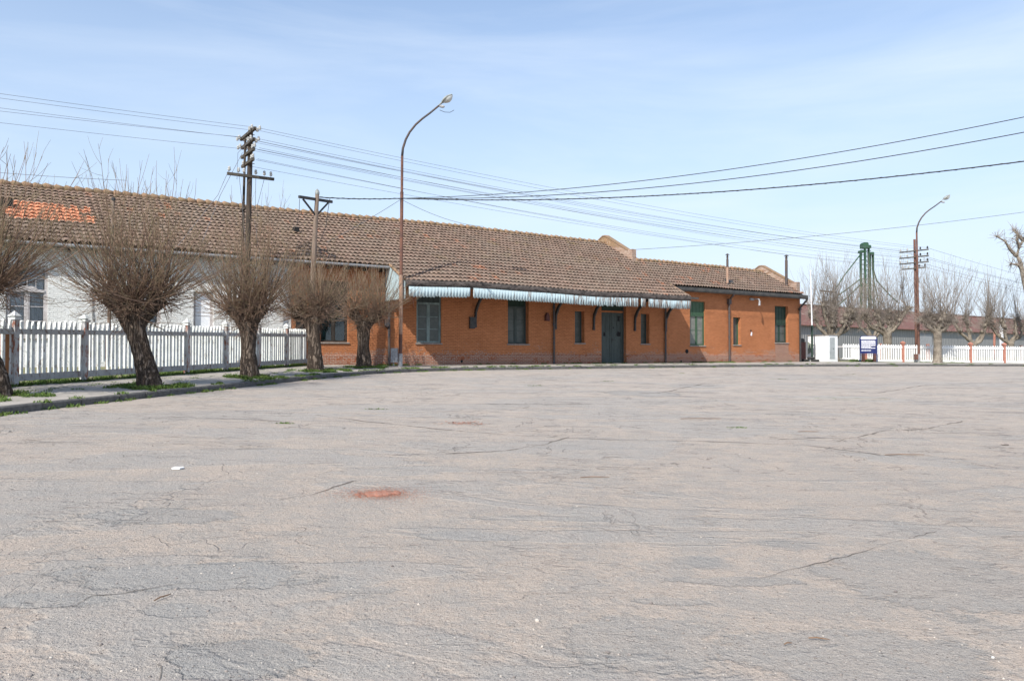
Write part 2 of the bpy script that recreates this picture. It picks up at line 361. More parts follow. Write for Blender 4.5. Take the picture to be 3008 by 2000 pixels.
def asphalt():
    m = NT('worn dusty asphalt', .92, .15)
    co = m.co; x, y, z = m.sep()
    w1 = m.noise(.9, 5, .6); w2 = m.noise(2.6, 7, .68); w3 = m.noise(9, 5, .7)
    g1 = m.noise(55, 4, .75); g2 = m.vor(38, 'F1'); g3 = m.noise(140, 2, .6); gm = m.noise(18, 5, .75)
    wob = m.math('ADD', m.math('MULTIPLY', m.math('SUBTRACT', w2, .5), 2.6), m.math('MULTIPLY', m.math('SUBTRACT', w3, .5), 1.1))
    tot = None
    for cx, cy, rx, ry, st in PATCH:
        a = m.math('POWER', m.math('ABSOLUTE', m.math('DIVIDE', m.math('SUBTRACT', x, cx), rx)), 2.)
        b = m.math('POWER', m.math('ABSOLUTE', m.math('DIVIDE', m.math('SUBTRACT', y, cy), ry)), 2.)
        q = m.math('MULTIPLY', m.ramp(m.math('ADD', m.math('ADD', a, b), wob), .75 if st < 1.25 else .25, .95 if st < 1.25 else 1.5, 1, 0), min(st, 1.))
        tot = q if tot is None else m.math('MAXIMUM', tot, q)
    sand = m.mix(m.ramp(w1, .35, .65), (.495, .405, .330), (.455, .378, .315))
    agg = m.mix(m.ramp(g1, .35, .65), (.27, .245, .22), (.50, .445, .39))
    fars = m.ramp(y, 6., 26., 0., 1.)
    sm = m.ramp(m.math('ADD', w2, m.math('MULTIPLY', m.math('SUBTRACT', gm, .5), .7)), .40, .60)
    c = m.mix(m.math('MULTIPLY', sm, .85), agg, sand)
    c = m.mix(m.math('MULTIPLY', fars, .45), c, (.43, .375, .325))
    grey = m.mix(m.ramp(g1, .3, .7), (.21, .205, .195), (.42, .40, .37))
    c = m.mix(m.math('MULTIPLY', tot, m.ramp(gm, .25, .6, .45, .9)), c, grey)
    # patchwork of older and newer layers
    lay = m.noise(.33, 7, .62, .6, co=m.mapv((.55, 1.3, 1)))
    c = m.mix(m.math('MULTIPLY', m.ramp(lay, .515, .53), m.ramp(w3, .3, .6, .2, .6)), c, (.35, .338, .318))
    # dark and pale grit
    c = m.mix(m.ramp(g1, .57, .66, 0, .75), c, (.13, .12, .11)); c = m.mix(m.ramp(g1, .42, .33, 0, .55), c, (.66, .60, .53))
    pv = m.N('ShaderNodeTexVoronoi'); pv.inputs['Scale'].default_value = 30; m.put(pv.inputs['Vector'], co)
    c = m.mix(m.math('MULTIPLY', m.ramp(pv.outputs['Distance'], .16, .10), m.ramp(m.sep(pv.outputs['Color'])[0], .80, .84)), c, (.60, .555, .50))
    c = m.mix(m.math('MULTIPLY', m.ramp(pv.outputs['Distance'], .20, .12), m.ramp(m.sep(pv.outputs['Color'])[1], .86, .9)), c, (.12, .10, .09))
    # long shallow cracks and the seams between layers
    def line(scale, sx, sy, rot, lo, wd):
        n_ = m.noise(scale, 5, .55, .15, co=m.mapv((sx, sy, 1), (0, 0, rot))); return m.ramp(m.math('ABSOLUTE', m.math('SUBTRACT', n_, lo)), wd, wd * .35, 0, 1)
    ga = m.ramp(m.noise(.45, 4, .6), .47, .56); gb_ = m.ramp(m.noise(.6, 4, .6, co=m.mapv((1, 1, 1), (0, 0, 1.))), .50, .58)
    k1 = m.math('MULTIPLY', line(.55, .35, 1., .12, .50, .0035), ga); k2 = m.math('MULTIPLY', line(.8, .4, 1., -.25, .47, .004), gb_); k3 = m.math('MULTIPLY', line(1.3, .3, 1., .05, .53, .006), gb_)
    k4 = m.math('MULTIPLY', line(.5, 1., .5, .4, .55, .003), ga)
    k = m.math('MAXIMUM', m.math('MAXIMUM', k1, k2), m.math('MAXIMUM', k3, k4)); k = m.math('MULTIPLY', m.math('MULTIPLY', k, m.ramp(w3, .35, .55, .3, 1.)), m.ramp(y, 4., 11., .35, 1.))
    c = m.mix(m.math('MULTIPLY', k, .7), c, (.11, .095, .085))
    st = m.noise(1.5, 7, .75, co=m.mapv((.38, 1.2, 1))); st2 = m.noise(3.6, 6, .75, co=m.mapv((.45, 1.3, 1)))
    c = m.mix(m.math('MULTIPLY', m.ramp(st, .56, .61, 0, .6), m.ramp(y, 5., 20., .15, 1.)), c, (.20, .19, .185))
    c = m.mix(m.math('MULTIPLY', m.ramp(st2, .56, .62, 0, .6), m.ramp(y, 5., 20., .2, 1.)), c, (.18, .165, .155))
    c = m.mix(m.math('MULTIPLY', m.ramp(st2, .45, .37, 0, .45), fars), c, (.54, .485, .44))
    c = m.mix(m.ramp(g3, .56, .68, 0, .55), c, (.12, .11, .10)); c = m.mix(m.ramp(g3, .44, .32, 0, .4), c, (.62, .56, .50))
    h = m.math('ADD', m.math('MULTIPLY', g1, 1.), m.math('MULTIPLY', gm, 1.4)); h = m.math('ADD', h, m.math('MULTIPLY', w3, 1.2))
    h = m.math('SUBTRACT', h, m.math('MULTIPLY', k, 1.2)); h = m.math('ADD', h, m.math('MULTIPLY', m.ramp(lay, .515, .53), .9)); h = m.math('SUBTRACT', h, m.math('MULTIPLY', tot, .8))
    m.bump(h, .017)
    return m.col(c)
M['asphalt'] = asphalt()

# ------------------------------------------------------------------ setting: plaza, pavement, yard
xs = np.concatenate([np.linspace(-220, -30, 10), np.linspace(-25, 70, 60), np.linspace(80, 320, 12)])
ys = np.concatenate([np.linspace(-40, -2, 8), np.linspace(0, 75, 76), np.array([90, 130, 200, 300, 420])])
XX, YY = np.meshgrid(xs, ys); ZZ = f(XX, YY)
nx, ny = len(xs), len(ys); idx = np.arange(nx * ny).reshape(ny, nx)
fcs = np.stack([idx[:-1, :-1], idx[:-1, 1:], idx[1:, 1:], idx[1:, :-1]], -1).reshape(-1, 4)
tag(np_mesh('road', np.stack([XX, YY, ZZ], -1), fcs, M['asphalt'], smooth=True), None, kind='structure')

KP = [(-11.2, 0), (-9.9, 6), (-9.15, 13.74), (-8.5, 17.7), (-7.70, 21.8), (-6.93, 25.9), (-6.35, 28.5), (-5.35, 31.3), (-4.05, 33.5), (-2.4, 35.4), (-.07, 37.15), (5.3, 40.8), (14.1, 46.3), (24.7, 51.6), (37.2, 56.4), (58, 63.5), (80, 70)]
BP = [(-15.8, 0), (-14.6, 6), (-13.2, 13.7), (-12.4, 17.9), (-11.66, 21.9), (-10.9, 25.9), (-10.4, 28.6), (-9.95, 31.3), (-9.4, 34.7), (-6.37, 37.0), (-4.8, 38.3), (4.0, 44.4), (14.3, 51.2), (21.5, 56.2), (38.9, 60.2), (58, 68), (80, 75)]
def cr_spline(P, n=10):
    P = np.array(P, float); out = []
    for i in range(len(P) - 1):
        p0 = P[max(i - 1, 0)]; p1 = P[i]; p2 = P[i + 1]; p3 = P[min(i + 2, len(P) - 1)]
        for k in range(n):
            t = k / n; out.append(.5 * ((2 * p1) + (-p0 + p2) * t + (2 * p0 - 5 * p1 + 4 * p2 - p3) * t * t + (-p0 + 3 * p1 - 3 * p2 + p3) * t ** 3))
    out.append(P[-1]); return np.array(out)
KC = cr_spline(KP); BC = cr_spline(BP)
d = np.gradient(KC, axis=0); d /= np.linalg.norm(d, axis=1)[:, None]; NK = np.stack([-d[:, 1], d[:, 0]], 1)
KI = KC + NK * .16
m = 7; v = []
for i in range(len(KC)):
    for j in range(m):
        a = j / (m - 1); p = KI[i] * (1 - a) + BC[i] * a
        v.append((p[0], p[1], f(p[0], p[1]) + .125 + .05 * a * (1 if p[1] < 36 else .1) + .006 * math.sin(i * 1.3 + j * 2.1)))
idx = np.arange(len(KC) * m).reshape(-1, m)
tag(np_mesh('pavement', v, np.stack([idx[:-1, :-1], idx[:-1, 1:], idx[1:, 1:], idx[1:, :-1]], -1).reshape(-1, 4), M['pave'], smooth=True), None, kind='structure')
# kerb of separate granite stones
kb = MB(); seg = np.concatenate([[0], np.cumsum(np.linalg.norm(np.diff(KC, axis=0), axis=1))]); L = seg[-1]; a = 0
def onk(q): return np.array([np.interp(q, seg, KC[:, 0]), np.interp(q, seg, KC[:, 1])]), np.array([np.interp(q, seg, NK[:, 0]), np.interp(q, seg, NK[:, 1])])
while a < L - .2:
    b = min(a + random.uniform(.85, 1.25), L); (p, n_), (q, n2) = onk(a + .012), onk(b - .012); dz = random.uniform(-.008, .012); off = random.uniform(-.012, .012)
    o_ = []
    for pt, nn in ((p, n_), (q, n2)):
        for w_, h_ in ((0, -.1), (0, .115), (.02, .14), (.165, .14), (.165, -.1)):
            c_ = pt + nn * (w_ + off); o_.append((c_[0], c_[1], f(*c_) + h_ + dz))
    kb.add(o_, [(0, 1, 6, 5), (1, 2, 7, 6), (2, 3, 8, 7), (3, 4, 9, 8), (0, 4, 3, 2, 1), (5, 6, 7, 8, 9)])
    a = b
tag(kb.build('kerb', M['kerb']), None, kind='structure')
def yard(name, poly, h):
    mb = MB(); mb.add([(x, y, f(x, y) + h) for x, y in poly], [tuple(range(len(poly)))]); return tag(mb.build(name, M['yard']), None, kind='structure')
b_ = [tuple(p) for p in BC if p[1] < 35.2 and p[0] < -9.3]
mb = MB(); n = len(b_)
mb.add([(x + .05, y, f(x, y) + .172) for x, y in b_] + [(x - 30, y + 18, f(x - 30, y + 18) + .15) for x, y in b_], [(i, i + 1, n + i + 1, n + i) for i in range(n - 1)])
tag(mb.build('yard_ground', M['yard']), None, kind='structure')
mb = MB(); gx = [(wp(28, .3)), (39.2, 60.3), (60, 68), (80, 74)]; 
mb.add([(x, y, f(x, y) + .115) for x, y in gx] + [(x + (-30 if i == 0 else 20) + 20, y + 62, f(0, 75) - .01418 * x + .1) for i, (x, y) in enumerate(gx)], [(i, i + 1, 5 + i, 4 + i) for i in range(3)])
tag(mb.build('back_lot', M['yard']), None, kind='structure')

# ------------------------------------------------------------------ the station building (own axes: x along the front, y into the building)
ST = empty('station_building', (P0[0], P0[1], 0), ANG, 'long orange and white painted brick railway station with weathered tiled roof and scalloped canopy', 'building')
RZ = lambda t: 5.70 + .524 * (t + .5)
def wall(name, s0, s1, z0, z1, holes, mat, t0=0., depth=.44, rev=True):
    ss = sorted({s0, s1} | {h[0] for h in holes} | {h[1] for h in holes}); zs = sorted({z0, z1} | {h[2] for h in holes} | {h[3] for h in holes})
    b = MB()
    for i in range(len(ss) - 1):
        for j in range(len(zs) - 1):
            cs, cz = (ss[i] + ss[i + 1]) / 2, (zs[j] + zs[j + 1]) / 2
            if any(h[0] < cs < h[1] and h[2] < cz < h[3] for h in holes): continue
            b.add([(ss[i], t0, zs[j]), (ss[i + 1], t0, zs[j]), (ss[i + 1], t0, zs[j + 1]), (ss[i], t0, zs[j + 1])], [(0, 1, 2, 3)])
    for h in holes:
        a0, a1, c0, c1 = h[:4]; t1 = t0 + depth
        for q in ([(a0, t0, c0), (a0, t1, c0), (a0, t1, c1), (a0, t0, c1)], [(a1, t0, c0), (a1, t0, c1), (a1, t1, c1), (a1, t1, c0)], [(a0, t0, c1), (a0, t1, c1), (a1, t1, c1), (a1, t0, c1)], [(a0, t0, c0), (a1, t0, c0), (a1, t1, c0), (a0, t1, c0)]):
            b.add(q, [(0, 1, 2, 3)])
    for q in ([(s0, t0, z0), (s0, t0 + depth, z0), (s0, t0 + depth, z1), (s0, t0, z1)], [(s1, t0, z0), (s1, t0, z1), (s1, t0 + depth, z1), (s1, t0 + depth, z0)], [(s0, t0, z1), (s1, t0, z1), (s1, t0 + depth, z1), (s0, t0 + depth, z1)]):
        b.add(q, [(0, 1, 2, 3)])
    me = bpy.data.meshes.new(name); me.from_pydata(b.v, [], b.f); me.materials.append(mat)
    o = bpy.data.objects.new(name, me); C.objects.link(o); o.parent = ST; return o
H_or = [(-5.95, -5.45, 2.33, 3.9), (-4.80, -3.47, 2.05, 4.85), (.06, 1.44, 2.05, 4.85), (5.45, 6.80, 2.05, 4.85), (9.98, 10.68, 2.13, 3.92), (11.94, 13.84, .93, 4.85), (15.03, 15.73, 2.13, 3.92), (19.24, 20.61, 2.05, 4.82), (23.32, 24.04, 2.12, 3.92), (27.64, 29.10, 2.30, 4.82)]
wall('orange_wall', -6.15, 30.46, .6, 5.66, H_or, M['orange'])
H_wh = [(-16.77, -15.45, 2.1, 4.80), (-12.75, -11.5, 2.1, 4.80), (-10.25, -9.45, 2.1, 4.1), (-22.5, -21.1, 2.1, 4.8)]
wall('white_wall', -26., -6.155, .6, 5.66, H_wh, M['whitewall'])
pl = MB()
for a0, a1 in ((-6.15, 11.90), (13.88, 27.62), (29.36, 30.52)):
    pl.prism([(-.045, .6), (-.045, 1.445), (-.012, 1.475), (.1, 1.475), (.1, .6)], a0, a1, 'x')
pl.build('plinth', M['plinth'], ST)
pt = MB(); pt.box(27.62, 29.34, -.05, .05, .6, 1.5); pt.box(27.64, 29.12, -.006, .02, 1.505, 2.29); pt.build('brick_patch', M['patch'], ST)
# inside, ends and back
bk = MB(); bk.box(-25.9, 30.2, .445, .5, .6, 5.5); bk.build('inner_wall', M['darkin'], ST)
en = MB(); en.prism([(.33, .6), (.33, 5.6), (3.1, 7.3), (6.4, 5.7), (6.4, .6)], 30.16, 30.455, 'x'); en.prism([(.33, .6), (.33, 5.6), (5.7, 8.6), (11.8, 5.6), (11.8, .6)], -25.99, -25.7, 'x'); en.box(-25.7, 17.3, 11.5, 11.8, .6, 5.6); en.box(17.3, 30.16, 6.1, 6.4, .6, 5.6)
en.build('end_wall', M['orange'], ST)

# windows --------------------------------------------------------------------------------------------------
def window(s0, s1, z0, z1, tr, frame, pane, cols=2, bars=2, tpan=True, sillm='sill', curtain=None, transm=None, tf=.10, fw=.075, ped=False, label=None):
    f_ = MB(); d0, d1 = tf, tf + .07
    f_.box(s0, s0 + fw, d0, d1, z0, z1); f_.box(s1 - fw, s1, d0, d1, z0, z1); f_.box(s0 + fw, s1 - fw, d0, d1, z1 - fw, z1); f_.box(s0 + fw, s1 - fw, d0, d1, z0, z0 + fw * 1.2)
    if tr: f_.box(s0 + fw, s1 - fw, d0 - .03, d1, tr - .05, tr + .05)
    top = tr - .05 if tr else z1 - fw
    if cols == 2:
        c = (s0 + s1) / 2; f_.box(c - .055, c + .055, d0 + .01, d1, z0 + fw * 1.2, top)
    if ped and tr: f_.prism([(s0 + .3, tr + .055), (s1 - .3, tr + .055), ((s0 + s1) / 2 + .2, tr + .17), ((s0 + s1) / 2 - .2, tr + .17)], d0 - .035, d1, 'y')
    # glazing bars
    w = (s1 - s0 - 2 * fw); edges = [(s0 + fw, (s0 + s1) / 2 - .055), ((s0 + s1) / 2 + .055, s1 - fw)] if cols == 2 else [(s0 + fw, s1 - fw)]
    for e0, e1 in edges:
        f_.box(e0, e0 + .035, d0 + .02, d1 - .01, z0 + fw * 1.2, top); f_.box(e1 - .035, e1, d0 + .02, d1 - .01, z0 + fw * 1.2, top)
        for k in range(1, bars + 1):
            zz = z0 + fw + (top - z0 - fw) * k / (bars + 1); f_.box(e0 + .035, e1 - .035, d0 + .03, d1 - .01, zz - .014, zz + .014)
    fo = f_.build('window', frame, ST)
    if label: fo['label'] = label
    for e0, e1 in edges:
        p = MB(); p.box(e0, e1, d1 - .03, d1 - .02, z0 + fw, top + .02); p.build('pane', pane, fo)
    if tr:
        p = MB()
        if tpan:
            p.box(s0 + fw, s1 - fw, d1 - .035, d1 - .02, tr + .05, z1 - fw)
            for k in range(1, 4): x_ = s0 + fw + w * k / 4; p.box(x_ - .012, x_ + .012, d0 + .015, d1 - .036, tr + .05, z1 - fw)
            p.box(s0 + fw, s1 - fw, d0 + .005, d0 + .014, (tr + z1) / 2 + .19, (tr + z1) / 2 + .22)
        else:
            p.box(s0 + fw, s1 - fw, d1 - .03, d1 - .02, tr + .05, z1 - fw)
        p.build('transom_panel', transm or (frame if tpan else pane), fo)
        if not tpan:
            q = MB()
            for k in range(1, 4): x_ = s0 + fw + w * k / 4; q.box(x_ - .014, x_ + .014, d0 + .02, d1 - .031, tr + .05, z1 - fw)
            q.box(s0 + fw, s1 - fw, d0 + .012, d0 + .019, (tr + z1) / 2 - .015, (tr + z1) / 2 + .015); q.build('glazing_bar', frame, fo)
    if sillm:
        b = MB(); b.prism([(-.05, z0 - .075), (-.05, z0 - .02), (.02, z0 - .001), (d1, z0 + .004), (d1, z0 - .075)], s0 - .05, s1 + .05, 'x'); b.build('sill', M[sillm], fo)
    if curtain:
        n = 60; v = []; cc = (s0 + s1) / 2
        for part in ((s0 + .05, cc - .06), (cc + .02, s1 - .13)):
            for i in range(n):
                x_ = part[0] + (part[1] - part[0]) * i / (n - 1); y_ = .20 + .018 * math.sin(i * .9) + .01 * math.sin(i * 2.1)
                v += [(x_, y_, z0), (x_, y_, z1 - .05)]
        fc = [(2 * i + o, 2 * i + 2 + o, 2 * i + 3 + o, 2 * i + 1 + o) for o in (0, 2 * n) for i in range(n - 1)]
        np_mesh('curtain', v, fc, curtain, fo, True)
    return fo
window(.06, 1.44, 2.05, 4.85, 4.0, M['tealpale'], M['panel'], bars=2, transm=M['teal'], tf=.06, label='pale teal framed window under the canopy end')
window(5.45, 6.80, 2.05, 4.85, 4.0, M['teal'], M['panel'], bars=2, transm=M['greendark'], tf=.27)
window(9.98, 10.68, 2.13, 3.92, None, M['teal'], M['panel'], cols=1, bars=3, fw=.05, tf=.27, label='narrow grey window left of the double door')
window(15.03, 15.73, 2.13, 3.92, None, M['teal'], M['panel'], cols=1, bars=3, fw=.05, tf=.27, label='narrow grey window right of the double door')
window(19.24, 20.61, 2.05, 4.82, 3.93, M['green'], M['palepanel'], bars=1, tf=.08, label='green framed window half shaded by the canopy')
window(23.32, 24.04, 2.12, 3.92, None, M['green'], M['panel'], cols=1, bars=0, fw=.045, tf=.2, label='narrow green window by the downpipe')
window(27.64, 29.10, 2.30, 4.82, 3.55, M['greendark'], M['panel'], bars=1, tf=.2, label='dark green window over bare brick patch')
window(-4.80, -3.47, 2.05, 4.85, 4.0, M['darkwood'], M['glass'], bars=1, curtain=M['tealcurtain'], tf=.12, label='dark framed window with teal curtains behind the trees')
window(-5.95, -5.45, 2.33, 3.9, None, M['darkwood'], M['panel'], cols=1, bars=1, fw=.05, tf=.16)
window(-16.77, -15.45, 2.1, 4.80, 3.86, M['greywood'], M['glass'], bars=2, tpan=False, curtain=M['curtain'], ped=True, tf=.05, fw=.1, label='peeling white casement window with curtains in the white wall')
window(-12.75, -11.5, 2.1, 4.80, 3.86, M['greywood'], M['glass'], bars=2, tpan=False, curtain=M['curtain'], ped=True, tf=.05, fw=.1)
window(-10.25, -9.45, 2.1, 4.1, None, M['greywood'], M['curtain'], cols=1, bars=1, tf=.14)
window(-22.5, -21.1, 2.1, 4.8, 3.86, M['greywood'], M['glass'], bars=2, tpan=False, curtain=M['curtain'], ped=True, tf=.05, fw=.1)
# double door
dr = MB(); dr.box(11.94, 12.02, .2, .3, .93, 4.85); dr.box(13.76, 13.84, .2, .3, .93, 4.85); dr.box(12.02, 13.76, .2, .3, 4.76, 4.85); dr.box(12.02, 13.76, .2, .3, .93, 1.0)
door = dr.build('door', M['teal'], ST); door['label'] = 'tall weathered double door with torn panels'
b = MB(); b.box(12.02, 13.76, .17, .3, 3.93, 4.02); b.build('transom_bar', M['orange'], door)
b = MB(); b.box(12.02, 13.76, .25, .28, 4.03, 4.76)
for k in range(1, 7): b.box(12.02 + k * .25, 12.03 + k * .25, .235, .248, 4.03, 4.76)
b.build('transom_panel', M['greendark'], door)
for a0, a1 in ((12.03, 12.88), (12.90, 13.75)):
    b = MB(); b.box(a0, a1, .245, .28, 1.01, 3.92)
    for x0, x1 in ((a0, a0 + .1), (a1 - .1, a1)): b.box(x0, x1, .22, .243, 1.01, 3.92)
    for z in (1.01, 2.42, 3.80): b.box(a0 + .1, a1 - .1, .224, .243, z, z + .12)
    for z in (2.95, 3.38): b.box(a0 + .1, a1 - .1, .23, .243, z, z + .03)
    b.box((a0 + a1) / 2 - .012, (a0 + a1) / 2 + .012, .23, .242, 2.54, 3.8)
    lf = b.build('door_leaf', M['teal'], door)
    tears = [[(.25, 2.55), (.42, 2.52), (.40, 2.68), (.30, 2.80), (.27, 2.70)]] if a0 < 12.5 else [[(.45, 2.54), (.70, 2.53), (.72, 2.80), (.58, 2.78), (.50, 2.86), (.46, 2.72), (.40, 2.66)], [(.46, 3.45), (.66, 3.42), (.62, 3.60), (.70, 3.72), (.48, 3.74), (.52, 3.58)], [(.1, 3.0), (.2, 2.99), (.14, 3.12)]]
    for tr_ in tears: h = MB(); h.prism([(a0 + x, z) for x, z in tr_], .2285, .2435, 'y'); h.build('torn_hole', M['darkin'], lf)
    if a0 > 12.5:
        g = MB(); g.box(a0 + .02, a0 + .09, .195, .219, 2.28, 2.42); g.bar((a0 + .05, .19, 2.33), (a0 + .28, .19, 2.30), .02, .03); g.build('latch', M['iron'], lf)
st_ = MB(); st_.box(11.9, 13.88, -.1, .22, .6, .985); st_.build('door_step', M['sill'], ST)

# roof -----------------------------------------------------------------------------------------------------
DT = .39
def tiles(name, s0, s1, t0, ncourse, mat=M['roof'], sagf=None):
    per = .245; m_ = 6; n = int(round((s1 - s0) / per * m_)) + 1; s = np.linspace(s0, s1, n); ph = (s / per) % 1
    prof = .028 * np.sin(2 * math.pi * ph) + .012 * np.cos(4 * math.pi * ph)
    V_ = []; F_ = []; base = 0
    tid = np.floor(s / per).astype(int)
    for k in range(ncourse):
        ta = t0 + k * DT; tb = ta + DT
        jz = np.array([random.uniform(-.008, .008) for _ in range(tid.max() - tid.min() + 2)])[tid - tid.min()]
        jt = np.array([random.uniform(-.018, .018) for _ in range(tid.max() - tid.min() + 2)])[tid - tid.min()]
        sg = np.zeros(n) if sagf is None else sagf(s, ta); sgb = np.zeros(n) if sagf is None else sagf(s, tb)
        rows = [(ta + .12 + jt, RZ(ta + .12) + .0 + sg), (ta + .12 + jt, RZ(ta + .12) + .050 + prof + jz + sg), (ta - .035 + jt, RZ(ta - .035) + .060 + prof * 1.2 + jz + sg), (ta - .04 + jt, RZ(ta - .04) + .084 + prof * 1.2 + jz + sg), (np.full(n, tb) + .02, RZ(tb + .02) + .010 + prof * .45 + sgb), (np.full(n, tb) + .13, RZ(tb + .13) + .004 + prof * .3 + sgb)]
        for tt, zz in rows: V_.append(np.stack([s, tt, zz], 1))
        ix = np.arange(6 * n).reshape(6, n) + base
        for q in (0, 1, 2, 3, 4): F_.append(np.stack([ix[q, :-1], ix[q, 1:], ix[q + 1, 1:], ix[q + 1, :-1]], 1))
        base += 6 * n
    return np_mesh(name, np.concatenate(V_), np.concatenate(F_), mat, ST)
low = lambda s, t: -.20 * np.clip((5 - s) / 21, 0, 1.3) * np.clip((t + .5) / 6.2, 0, 1.1)
sag = lambda s, t: low(s, t) + .035 * np.sin(s * .45 + .6) * np.exp(-((t + 2) / 2.5) ** 2) + .02 * np.sin(s * 1.1) * np.exp(-((t + 2) / 1.5) ** 2) + .02 * np.sin(s * .33) + .012 * np.sin(s * .9 + t)
roof = tiles('roof', -26.2, 17.13, -.5, 16, sagf=sag)
tiles('lower_roof', 17.13, 30.12, -.5, 9, sagf=lambda s, t: .015 * np.sin(s * .7))
tiles('canopy_roof', -1.6, 16.98, -.5 - 4 * DT, 4, sagf=sag)
us = MB()
us.add([(-26.2, -.5, 5.64), (17.2, -.5, 5.64), (17.2, 5.72, RZ(5.72) - .07), (5, 5.72, RZ(5.72) - .08), (-26.2, 5.72, RZ(5.72) - .36)], [(0, 1, 2, 3, 4)]); us.add([(-26.2, 5.72, RZ(5.72) - .26), (5, 5.72, RZ(5.72) + .02), (17.2, 5.72, RZ(5.72) + .02), (17.2, 12.3, 5.5), (-26.2, 12.3, 5.5)], [(0, 1, 2, 3, 4)])
us.add([(17.2, -.5, 5.64), (30.2, -.5, 5.64), (30.2, 3.05, RZ(3.05) - .07), (17.2, 3.05, RZ(3.05) - .07)], [(0, 1, 2, 3)]); us.add([(17.2, 3.02, RZ(3.02) + .02), (30.2, 3.02, RZ(3.02) + .02), (30.2, 6.8, 5.5), (17.2, 6.8, 5.5)], [(0, 1, 2, 3)])
us.add([(-1.55, -2.03, RZ(-2.03) - .06), (16.95, -2.03, RZ(-2.03) - .06), (16.95, -.45, RZ(-.45) - .06), (-1.55, -.45, RZ(-.45) - .06)], [(0, 1, 2, 3)])
us.build('soffit', M['darkwood'], ST)
def ridge(s0, s1, t, z0):
    r_ = MB(); s = s0
    while s < s1:
        l = .40; dz = random.uniform(-.015, .02) + .02 * math.sin(s * .33); dy = random.uniform(-.02, .02)
        dz += float(low(s, 5.7)) if s < 17 and t > 5 else 0; r_.tube([(s, t + dy, z0 + dz - .02), (s + .07, t + dy, z0 + dz), (s + l + .05, t + dy, z0 + dz - .035)], [.12, .175, .115], 8, cap=True); s += l * random.uniform(.95, 1.05)
    return r_.build('ridge_tiles', M['ridge'], ST, True)
ridge(-26.2, 17.0, 5.74, 9.02); ridge(17.45, 30.0, 3.03, 7.60)
# gable parapets
def parapet(s0, s1, ap_t, ap_z, lo_t, lo_z, pier, bot, back_t):
    g = MB(); g.prism([(back_t, 5.8), (back_t, ap_z - (back_t - ap_t) * .52), (ap_t + .12, ap_z), (ap_t - .12, ap_z), (lo_t, lo_z), (lo_t, bot)], s0, s1, 'x')
    o = g.build('parapet', M['parapet'], ST)
    c = MB(); c.prism([(back_t, ap_z - (back_t - ap_t) * .52 + .003), (ap_t + .12, ap_z + .003), (ap_t - .12, ap_z + .003), (lo_t, lo_z + .003), (lo_t, lo_z + .075), (ap_t - .15, ap_z + .08), (ap_t + .15, ap_z + .08), (back_t, ap_z - (back_t - ap_t) * .52 + .08)], s0 - .03, s1 + .03, 'x'); c.build('coping', M['ridge'], o)
    p = MB(); p.box(s0 - .02, s1 + .02, pier[0], pier[1], pier[2], pier[3]); p.build('pier', M['parapet'], o); return o
parapet(17.135, 17.44, 5.74, 9.42, 3.38, 8.20, (2.95, 3.36, 7.35, 8.27), 7.3, 11.6)
parapet(30.125, 30.44, 3.1, 7.98, .45, 6.58, (.0, .43, 5.68, 6.60), 5.7, 6.3)
b = MB(); b.tube([(30.05, -.42, 5.80), (30.25, -.30, 5.83), (30.6, -.1, 5.86)], [.09, .08, .05], 6); b.build('broken_tile', M['ridge'], ST)
# eaves
b = MB(); b.prism([(-.50, 5.36), (-.56, 5.44), (-.56, 5.63), (-.44, 5.63), (-.44, 5.36)], 17.02, 30.62, 'x'); b.build('gutter', M['gutter'], ST)
b = MB(); b.add([(17.0, -.44, 5.40), (30.6, -.44, 5.40), (30.6, -.001, 5.46), (17.0, -.001, 5.46)], [(0, 1, 2, 3)]); b.box(30.46, 30.6, -.44, .05, 5.41, 5.64); b.build('eaves_board', M['darkwood'], ST); b = MB(); b.add([(-26.2, -.44, 5.50), (-1.6, -.44, 5.50), (-1.6, -.001, 5.54), (-26.2, -.001, 5.54)], [(0, 1, 2, 3)]); b.build('eaves_board', M['darkwood'], ST)
b = MB(); b.prism([(-.52, 5.52), (-.58, 5.57), (-.58, 5.64), (-.45, 5.64), (-.45, 5.52)], -26.2, -1.62, 'x'); b.build('gutter', M['steelgrey'], ST)
for k in range(29):
    rf = MB(); rf.box(-26 + k * .86, -25.92 + k * .86, -.43, -.01, 5.38, 5.49); rf.build('rafter_end', M['darkwood'], ST)
# canopy edge: rotten fascia, scalloped valance boards
def strip(name, s0, s1, t, zt, zb, mat, wob=.02, n=90, thick=.05, parent=ST):
    v = []; 
    for i in range(n):
        s = s0 + (s1 - s0) * i / (n - 1); w = float(sag(np.array([s]), t)[0]) * 1.0; j = random.uniform(-wob, wob) * .5
        v += [(s, t, zb + w + j), (s, t, zt + w), (s, t + thick, zt + w), (s, t + thick, zb + w + j)]
    fc = []
    for i in range(n - 1):
        a = 4 * i; fc += [(a, a + 4, a + 5, a + 1), (a + 1, a + 5, a + 6, a + 2), (a + 3, a + 2, a + 6, a + 7), (a, a + 3, a + 7, a + 4)]
    return np_mesh(name, v, fc, mat, parent)
ZC = RZ(-2.09)
strip('fascia', -1.62, 17.02, -2.15, ZC + .04, ZC - .30, M['fascia'], .04, 160)
b = MB(); b.box(16.98, 17.6, -2.22, -2.08, ZC - .12, ZC - .02); b.build('gutter_stub', M['gutter'], ST)
